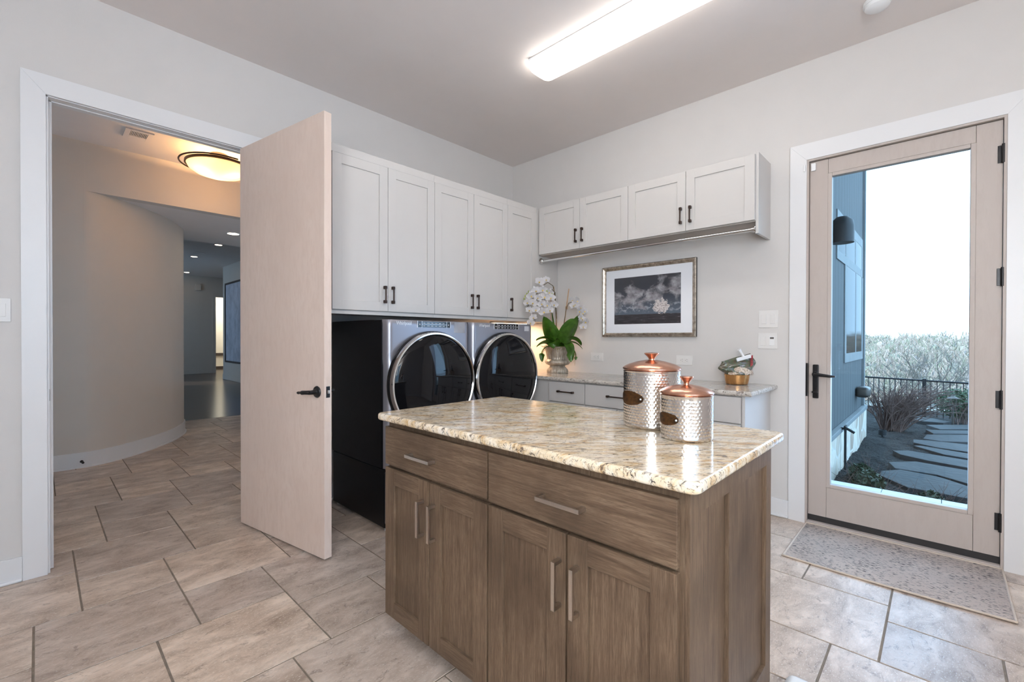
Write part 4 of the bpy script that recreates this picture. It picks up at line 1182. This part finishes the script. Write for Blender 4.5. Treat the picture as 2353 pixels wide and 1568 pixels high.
# framed plan on the passage wall, chime box, downlights, speaker, vent, lamp, door stop
pp = thing('framed_plan', (.25, 11.0, .5), 'large dark-framed blue-grey print on the far passage wall', 'picture')
molding(9.7, 11.745, .51, 2.79, .03, [(0, .001), (0, .03), (.03, .034), (.05, .03), (.05, .01)], Fp_, [M['frameside'], M['frameside']], 'frame', pp)
b = MB(); Fp_.box(b, 9.75, 11.7, .56, 2.74, .008, .014); make('print', b, M['plan'], pp, 0)
b = MB(); Fp_.box(b, 9.75, 11.7, .56, 2.74, .018, .020); make('glass_pane', b, M['picglass'], pp, 0)
b = MB(); Ff.box(b, .116, .276, 2.81, 3.017, 0, .06, .006); tag(make('chime_box', b, M['hallwall'], base=(.2, 14.78, 2.81)), 'small square chime box high on the far hall wall', 'chime')
def can(x, y, z, r, label):
    t = thing('downlight', (x, y, z), label, 'light', 'recessed downlights in the passage')
    make('trim_ring', MB().lathe([(r*.80, -.001), (r*.82, -.006), (r, -.004), (r, .0)], (x, y, z), 'Z', 32, cap=False), M['white'], t)
    make('lamp_disc', MB().lathe([(.0, -.002), (r*.80, -.002), (r*.80, -.0005), (.0, -.0005)], (x, y, z), 'Z', 32), M['can'], t)
can(-1.735, 3.474, 2.608, .083, 'nearest lit downlight, in the lowered passage ceiling by the open door')
can(-.732, 8.388, 3.30, .085, 'second lit downlight from the open door, past the lowered ceiling')
can(-.755, 10.55, 3.30, .085, 'third lit downlight, below the round ceiling speaker')
can(-.25, 14.07, 3.30, .085, 'farthest lit downlight, near the far hall wall')
tag(make('ceiling_speaker', MB().lathe([(.0, -.004), (.12, -.004), (.125, -.008), (.135, -.006), (.135, .0)], (-.80, 9.83, 3.30), 'Z', 40), M['ceil'], base=(-.8, 9.83, 3.3)), 'round flush ceiling speaker between two downlights', 'speaker')
vt = thing('ceiling_vent', (-2.9, 1.945, H), 'louvred air vent in the hall ceiling beside the bowl light', 'vent')
b = MB(); x0, x1, y0, y1 = -2.995, -2.795, 1.822, 2.055; z1 = H; z0 = H-.012
b.box(x0, x0+.04, y0, y1, z0, z1, .002).box(x1-.04, x1, y0, y1, z0, z1, .002).box(x0+.04, x1-.04, y0, y0+.035, z0, z1, .002).box(x0+.04, x1-.04, y1-.075, y1, z0, z1, .002)
make('frame', b, M['ceil'], vt)
make('duct', MB().box(x0+.03, x1-.03, y0+.03, y1-.07, z1-.003, z1-.0005), M['slot'], vt)
for k in range(11):
    x = x0+.044+k*.0108; make('louvre', MB().box(x, x+.0045, y0+.035, y1-.075, z0+.002, z1-.003), M['ceil'], vt)
# bowl light
LX, LY = -2.265, 1.93
bl = thing('ceiling_lamp', (LX, LY, H), 'glowing alabaster bowl lamp with dark ring on the hall ceiling', 'lamp')
make('canopy', MB().lathe([(.0, .0), (.075, .0), (.075, -.020), (.06, -.024), (.0, -.024)], (LX, LY, H), 'Z', 40), M['nickel'], bl)
b = MB(); b.tube([(LX, LY, H-.02), (LX, LY, H-.10)], .012, 12)
for k in range(3):
    a = 2*PI*k/3+.5; b.tube([(LX+.05*math.cos(a), LY+.05*math.sin(a), H-.02), (LX+.27*math.cos(a), LY+.27*math.sin(a), H-.105)], .004, 8)
make('stem', b, M['nickel'], bl)
R_ = .285; zr = H-.115
b = MB().lathe([(R_-.012, .006), (R_+.002, .010), (R_+.004, -.012), (R_-.010, -.014), (R_-.012, .006)], (LX, LY, zr), 'Z', 64, cap=False); 
b.tube([(LX+(R_+.045)*math.cos(2.0+.08*k)*1.0, LY+(R_+.045)*math.sin(2.0+.08*k)*1.0, zr+.004) for k in range(38)], .008, 8)
make('ring', b, M['bronze'], bl, 50)
b = MB().lathe([(R_-.012, -.010), (R_*.90, -.045), (R_*.72, -.080), (R_*.45, -.104), (R_*.2, -.113), (.0, -.115)], (LX, LY, zr), 'Z', 56, cap=False)
make('glass_bowl', b, M['bowlglass'], bl, 60)
for k in range(3):
    a = 2*PI*k/3 + 3.45
    lamp('bowl_bulb_glow', 'POINT', (LX+.13*math.cos(a), LY+.13*math.sin(a), zr-.030), 3.2, (1, .56, .24), shadow_soft_size=.022)
lamp('bowl_down_glow', 'POINT', (LX, LY, zr-.24), 2.9, (1, .56, .24), shadow_soft_size=.12)
ds = thing('door_stop', (-3.25, 2.49, .05), 'small black door stop on the curved baseboard', 'door stop')
p = Vector((-3.25, 2.487, .058)); dd = Vector((.15, -.98, -.1)).normalized()
make('stem', MB().tube([p, p+dd*.012, p+dd*.03], [.014, .008, .006], 12), M['black'], ds)
make('bumper', MB().tube([p+dd*.03, p+dd*.045], [.010, .010], 12), M['rubber'], ds)

# ------------------------------------------------------------------ outside
GZ = -.20
b = MB()
def gr(u, v):
    x = .15 + 9.0*u; y = -9+8.0*v
    z = GZ + .025*math.sin(5*x+2*y)*math.sin(4*y-x) + .012*random.uniform(-1, 1) - (.1 if x > 8.6 else 0)
    return Vector((x, y, z))
random.seed(2)
b.grid(gr, 150, 130); struct('ground', b, M['mulch'], smooth=60)
# house wing
WY = -2.52
b = MB(); b.box(.15, 4.77, WY, -.02, .20, 6.0); struct('wall_wing', b, M['siding'])
b = MB(); b.box(.15, 4.80, WY-.05, WY+.2, -.5, .215); struct('wall_wing_base', b, M['stone'])
b = MB(); b.box(.15, 4.82, WY-.06, WY, .205, .26, .008); b.box(4.72, 4.80, WY-.03, WY, .26, 6.0, .004); struct('trim_8', b, M['exttrim'])
b = MB(); b.box(-5.6, 4.9, -5.0, 17.4, 6.0, 6.25).box(-5.6, .15, -5.0, -4.85, H+.2, 6.0).box(-5.6, -5.45, -5.0, 17.4, 3.6, 6.0); struct('roof', b, M['exttrim'])  # unseen slab and upper walls added to keep the sun off rooms and garden
Fx = Face('y', WY)
b = MB()
Fx.box(b, 2.45, 4.62, 2.52, 2.64, 0, .012, .002); Fx.box(b, 2.45, 4.62, 2.10, 2.20, 0, .012, .002)
for u in (2.45, 3.05, 3.86, 4.54): Fx.box(b, u, u+.09, 2.2, 2.52, 0, .012, .002)
w4 = struct('window_4', b, M['exttrim']); b = MB(); Fx.box(b, 2.54, 4.54, 2.2, 2.52, .003, .010); make('pane', b, M['extglass'], w4, 0)
b = MB()
Fx.box(b, 3.02, 4.68, .94, 1.05, 0, .014, .002)
for u, w_ in ((3.02, .12), (3.92, .07), (4.56, .12)): Fx.box(b, u, u+w_, 1.05, 2.1, 0, .012, .002)
w5 = struct('window_5', b, M['exttrim']); b = MB(); Fx.box(b, 3.14, 4.56, 1.05, 2.1, .003, .010); make('pane', b, M['extglass'], w5, 0)
sc = thing('wall_sconce', (2.05, WY, 2.2), 'dark hooded outdoor wall light on the siding', 'light')
make('hood', MB().lathe([(.0, .27), (.05, .26), (.09, .22), (.10, .16), (.10, .0), (.0, .0)], (2.05, WY-.105, 2.19), 'Z', 28), M['iron'], sc)
make('shade', MB().box(2.13, 2.165, WY-.17, WY-.06, 2.21, 2.37, .006), M['white'], sc)
make('back_plate', MB().box(1.99, 2.11, WY-.006, WY, 2.2, 2.42), M['iron'], sc)
ov = thing('exhaust_vent', (4.12, WY, .45), 'grey hooded vent cap near the corner of the siding', 'vent')
make('hood', MB().box(4.02, 4.28, WY-.15, WY, .44, .58, .04, 3), M['lantern'], ov)
fa = thing('garden_tap', (2.47, WY-.05, -.2), 'black garden tap on an upright pipe by the stone base', 'tap')
make('pipe', MB().tube([(2.47, WY-.09, -.19), (2.47, WY-.09, .26)], .012, 10), M['iron'], fa)
make('spout', MB().tube([(2.47, WY-.05, .25), (2.47, WY-.10, .26), (2.47, WY-.17, .22)], .014, 10), M['iron'], fa)
make('valve_handle', MB().box(2.42, 2.52, WY-.10, WY-.08, .275, .29, .004), M['iron'], fa)
ug = thing('garden_uplight', (4.93, -2.74, GZ), 'small black uplight on a stake in the mulch', 'light')
make('head', MB().lathe([(.0, .03), (.05, .03), (.05, .10), (.042, .10), (.04, .08), (.0, .08)], (4.93, -2.74, GZ), 'Z', 20), M['iron'], ug)
make('stake', MB().tube([(4.93, -2.74, GZ-.05), (4.93, -2.74, GZ+.035)], .01, 8), M['iron'], ug)
for i, (a, c) in enumerate(((-2.40, -3.0), (-3.004, -3.36), (-3.364, -3.62), (-3.624, -4.1))):
    o = make('porch_tile', MB().box(.98, 1.33, c, a, -.10, -.03, .003), M['porch'], base=(1.2, (a+c)/2, -.1))
    tag(o, ('pale porch paving tile at the left foot of the glass door', 'pale porch tile in the middle of the row outside the door', 'pale porch tile at the right foot of the glass door', 'outermost pale porch tile, right end of the row')[i], 'paving tile', 'porch paving tiles')
b = MB(); b.box(.15, .98, -4.2, -2.3, -.22, -.115); struct('porch_step', b, M['porch'])
FS = [[(6.794, -2.808), (7.24, -2.992), (7.222, -3.194), (6.919, -3.479), (6.705, -3.387), (6.67, -3.108)],
[(6.285, -3.186), (6.942, -3.862), (6.43, -3.837), (5.95, -3.343)],
[(5.773, -3.188), (5.859, -3.357), (6.265, -3.83), (5.94, -3.814), (5.443, -3.276)],
[(5.295, -3.21), (5.816, -3.808), (5.124, -3.775), (4.852, -3.357), (4.89, -3.178)],
[(4.73, -3.084), (4.80, -3.23), (4.83, -3.763), (4.254, -3.733), (4.331, -3.322), (4.493, -3.093)],
[(4.256, -3.1), (4.32, -3.166), (4.128, -3.727), (3.812, -3.712), (3.912, -3.38)],
[(3.729, -2.93), (3.872, -3.06), (3.715, -3.708), (3.285, -3.687), (3.406, -3.253), (3.55, -3.005)],
[(3.025, -2.933), (3.269, -3.15), (3.157, -3.681), (2.48, -3.649), (2.748, -3.33), (2.753, -3.003)],
[(2.53, -2.904), (2.73, -3.046), (2.673, -3.33), (2.623, -3.395), (2.356, -3.643), (1.991, -3.625), (2.025, -3.135), (2.325, -2.909)]]
ORD = ['farthest', 'eighth', 'seventh', 'sixth', 'fifth', 'fourth', 'third', 'second', 'nearest']
for i, P in enumerate(FS):
    cx = sum(p[0] for p in P)/len(P); cy = sum(p[1] for p in P)/len(P)
    b = MB().prism(P, -.24, -.150, bev=.008)
    o = make('flagstone', b, M['flag'], base=(cx, cy, -.24), smooth=30)
    tag(o, 'grey flagstone in the mulch, %s from the glass door' % ORD[i] if 0 < i < 8 else ('grey flagstone of the path nearest the glass door' if i == 8 else 'farthest grey flagstone of the path, below the fence'), 'flagstone', 'flagstone path')
# iron fence
fn = thing('iron_fence', (7.8, -3.3, GZ), 'black iron railing fence at the edge of the garden', 'fence')
def fp(s): return Vector((7.98-.30*s, -2.35-1.05*s*1.0, 0))
def fl_(s, z): p = fp(s); return (p.x, p.y, z)
FT, FB0 = .455, -.13
make('rail', MB().tube([fl_(-.9, FT), fl_(2.2, FT)], .017, 8), M['iron'], fn); make('rail', MB().tube([fl_(-.9, FB0), fl_(2.2, FB0)], .013, 8), M['iron'], fn)
for k in range(38):
    s = -.85 + k*.08; make('picket', MB().tube([fl_(s, GZ-.1), fl_(s, FT)], .0075, 6), M['iron'], fn)
for s in (-.9, .745, 2.2): p = fp(s); make('post', MB().box(p.x-.028, p.x+.028, p.y-.028, p.y+.028, GZ-.2, FT+.035, .004), M['iron'], fn)
# path lanterns
def lantern(x, y, top, label, crook):
    t = thing('path_lantern', (x, y, GZ), label, 'lantern', 'path lanterns')
    if crook:
        hx, hy = x+.10, y-.10
        make('post', MB().tube([(x, y, GZ-.1), (x, y, top), (x+.05, y-.05, top+.005), (hx, hy, top), (hx, hy, top-.03)], .013, 8), M['lantern'], t)
        zt = top-.03
    else:
        hx, hy = x, y; zt = top
        make('post', MB().tube([(x, y, GZ-.1), (x, y, top-.18)], .013, 8), M['lantern'], t)
    make('roof', MB().lathe([(.0, .0), (.018, .0), (.03, -.02), (.085, -.045), (.085, -.05), (.0, -.048)], (hx, hy, zt), 'Z', 6 if crook else 24), M['lantern'], t)
    b = MB()
    for k in range(4):
        a = PI/4+k*PI/2; b.tube([(hx+.05*math.cos(a), hy+.05*math.sin(a), zt-.048), (hx+.05*math.cos(a), hy+.05*math.sin(a), zt-.16)], .005, 6)
    b.lathe([(.0, .0), (.056, .0), (.056, -.02), (.0, -.02)], (hx, hy, zt-.155), 'Z', 16)
    make('cage', b, M['lantern'], t)
    make('glass', MB().lathe([(.042, -.05), (.042, -.154)], (hx, hy, zt), 'Z', 16), M['lensglass'], t)
lantern(6.393, -3.015, .30, 'path lantern hanging from a crook, beside the bare bush', True)
lantern(6.80, -3.50, .30, 'upright path lantern in front of the round evergreen shrub', False)
# bare twiggy bush
random.seed(21)
def twigs(base, n, h0, h1, spread, lean, r):
    b = MB()
    for k in range(n):
        a = random.uniform(0, 2*PI); q = random.random()**.6*spread; h = random.uniform(h0, h1)
        d = Vector((math.cos(a)*q, math.sin(a)*q, 0))+Vector(lean)*random.random()
        p0 = Vector(base)+Vector((random.uniform(-.25, .25), random.uniform(-.12, .12), -.05))
        p1 = p0+d*.35+Z0*h*.55; p2 = p0+d*.8+Z0*h*.9; p3 = p0+d*1.15+Z0*h*(.95 if random.random() < .5 else 1.08)
        b.tube([p0, p1, p2, p3], [r, r*.8, r*.6, r*.35], 5)
        for m in range(3):
            s = p1.lerp(p2, random.random()); e = s+Vector((random.uniform(-.15, .15), random.uniform(-.15, .15), random.uniform(.05, .22))); b.tube([s, e], [r*.5, r*.25], 4)
    return b
tag(make('bare_bush', twigs((5.75, -2.78, GZ), 190, .35, .78, .50, (-.1, -.42, 0), .0075), M['twig'], base=(5.75, -2.7, GZ)), 'bare brown twiggy bush at the corner of the siding', 'bush')
def blob(center, rx, ry, rz, n, leafsz, stemm=True):
    b = MB()
    for k in range(n):
        while True:
            v = Vector((random.uniform(-1, 1), random.uniform(-1, 1), random.uniform(-1, 1)))
            if .35 < v.length < 1: break
        c = Vector(center)+Vector((v.x*rx, v.y*ry, v.z*rz)); s = leafsz*random.uniform(.6, 1.3)
        d1 = Vector((random.uniform(-1, 1), random.uniform(-1, 1), random.uniform(-.4, 1))).normalized(); d2 = d1.orthogonal().normalized()
        b.quad([c-d1*s, c+d2*s*.4, c+d1*s, c-d2*s*.4])
    return b
bw = thing('evergreen_shrub', (7.15, -3.52, GZ), 'round evergreen shrub against the iron fence', 'shrub')
make('foliage', blob((7.17, -3.62, .14), .20, .36, .26, 1500, .032), M['evergreen'], bw, 0)
make('stems', twigs((7.17, -3.62, GZ), 26, .3, .45, .16, (0, 0, 0), .007), M['twig'], bw)
for i, (x, y, rx, h) in enumerate(((1.66, -2.89, .17, .13), (2.14, -2.78, .15, .10), (1.70, -3.30, .13, .07))):
    t = thing('low_shrub', (x, y, GZ), ('dark low shrub at the foot of the stone base', 'dark low shrub spreading towards the flagstones', 'dark low shrub just outside the door sill')[i], 'shrub', 'low shrubs by the door')
    make('foliage', blob((x, y, GZ+h*.7), rx, rx*.7, h, 700, .028), M['darkgreen'], t, 0)
    make('stems', twigs((x, y, GZ), 14, .06, h*1.3, rx, (0, 0, 0), .004), M['twig'], t)
# bare tree beyond the fence
random.seed(33)
bt = MB()
def branch(p, d, l, r, lev):
    n = 4; pts = [p]; q = p.copy(); dd = d.copy()
    for k in range(n):
        dd = (dd+Vector((random.uniform(-.16, .16), random.uniform(-.16, .16), random.uniform(-.04, .12)))).normalized(); q = q+dd*l/n; pts.append(q)
    bt.tube(pts, [r*(1-.5*i/n) for i in range(n+1)], 6 if lev < 2 else 4, cap=lev < 2)
    if lev >= 5: return
    for k in range(3 if lev < 4 else 2):
        t_ = random.uniform(.45, 1.0); i = min(n-1, int(t_*n)); s = pts[i].lerp(pts[i+1], t_*n-i if i < n else 1)
        ax = Vector((random.uniform(-1, 1), random.uniform(-1, 1), random.uniform(-.3, .6))).normalized()
        nd = (dd*.75+ax*.75).normalized(); branch(s, nd, l*random.uniform(.58, .8), r*.55, lev+1)
TB = Vector((13.2, -3.35, -1.7))
for k in range(5):
    a = 2*PI*k/5+.3; branch(TB, Vector((.32*math.cos(a), .42*math.sin(a), 1)).normalized(), 1.35, .055, 0)
tag(make('bare_tree', bt, M['palebark'], base=TB, smooth=60), 'pale bare winter tree beyond the iron fence', 'tree')
# the valley and the wooded hill beyond
def hill(u, v):
    x = 9.1+190*u**1.6; y = -150+260*v
    if x < 30: z = -.35-5.5*min(1, (x-9.1)/14)
    elif x < 60: z = -5.85
    else: z = -5.85+5.6*((x-60)/120)
    return Vector((x, y, z+.3*math.sin(x*.3+y*.2)))
b = MB(); b.grid(hill, 80, 100); struct('hillside', b, M['hill'], smooth=60)
random.seed(9)
b = MB()
tmpl = bmesh.new(); bmesh.ops.create_icosphere(tmpl, subdivisions=2, radius=1); tv = [v.co.copy() for v in tmpl.verts]; tf = [[v.index for v in f.verts] for f in tmpl.faces]; tmpl.free()
def crown(c, rx, rz):
    vs = [b.bm.verts.new((c[0]+v.x*rx*random.uniform(.75, 1.2), c[1]+v.y*rx*random.uniform(.75, 1.2), c[2]+v.z*rz*random.uniform(.75, 1.25))) for v in tv]
    for f in tf: b.bm.faces.new([vs[i] for i in f])
for k in range(1700):
    x = random.uniform(22, 175); ang = math.radians(random.uniform(-14, 12)); y = -3.3+ (x+3.5)*math.tan(ang)
    u = ((x-9.1)/190)**(1/1.6); z = hill(u, .5).z
    s = random.uniform(.7, 1.5)*(1+x/400)
    crown((x, y, z+s*.6), s*.62, s*.8)
    for q in range(34):
        d = Vector((random.uniform(-1, 1), random.uniform(-1, 1), random.uniform(-.5, 1.1)))
        if d.length > 1.25: continue
        c = Vector((x, y, z+s*.9))+d*s*.95; g = (d*.6+Vector((random.uniform(-.5, .5), random.uniform(-.5, .5), random.uniform(.1, .9)))).normalized()*s*random.uniform(.2, .5); w = g.cross(Vector((1, .2, 0))).normalized()*s*.045
        b.quad([c-g-w, c-g+w, c+g+w*.4, c+g-w*.4])
o = make('distant_woods', b, M['forest'], smooth=0); tag(o, 'hazy winter woods covering the far hillside', 'woods', kind='stuff')
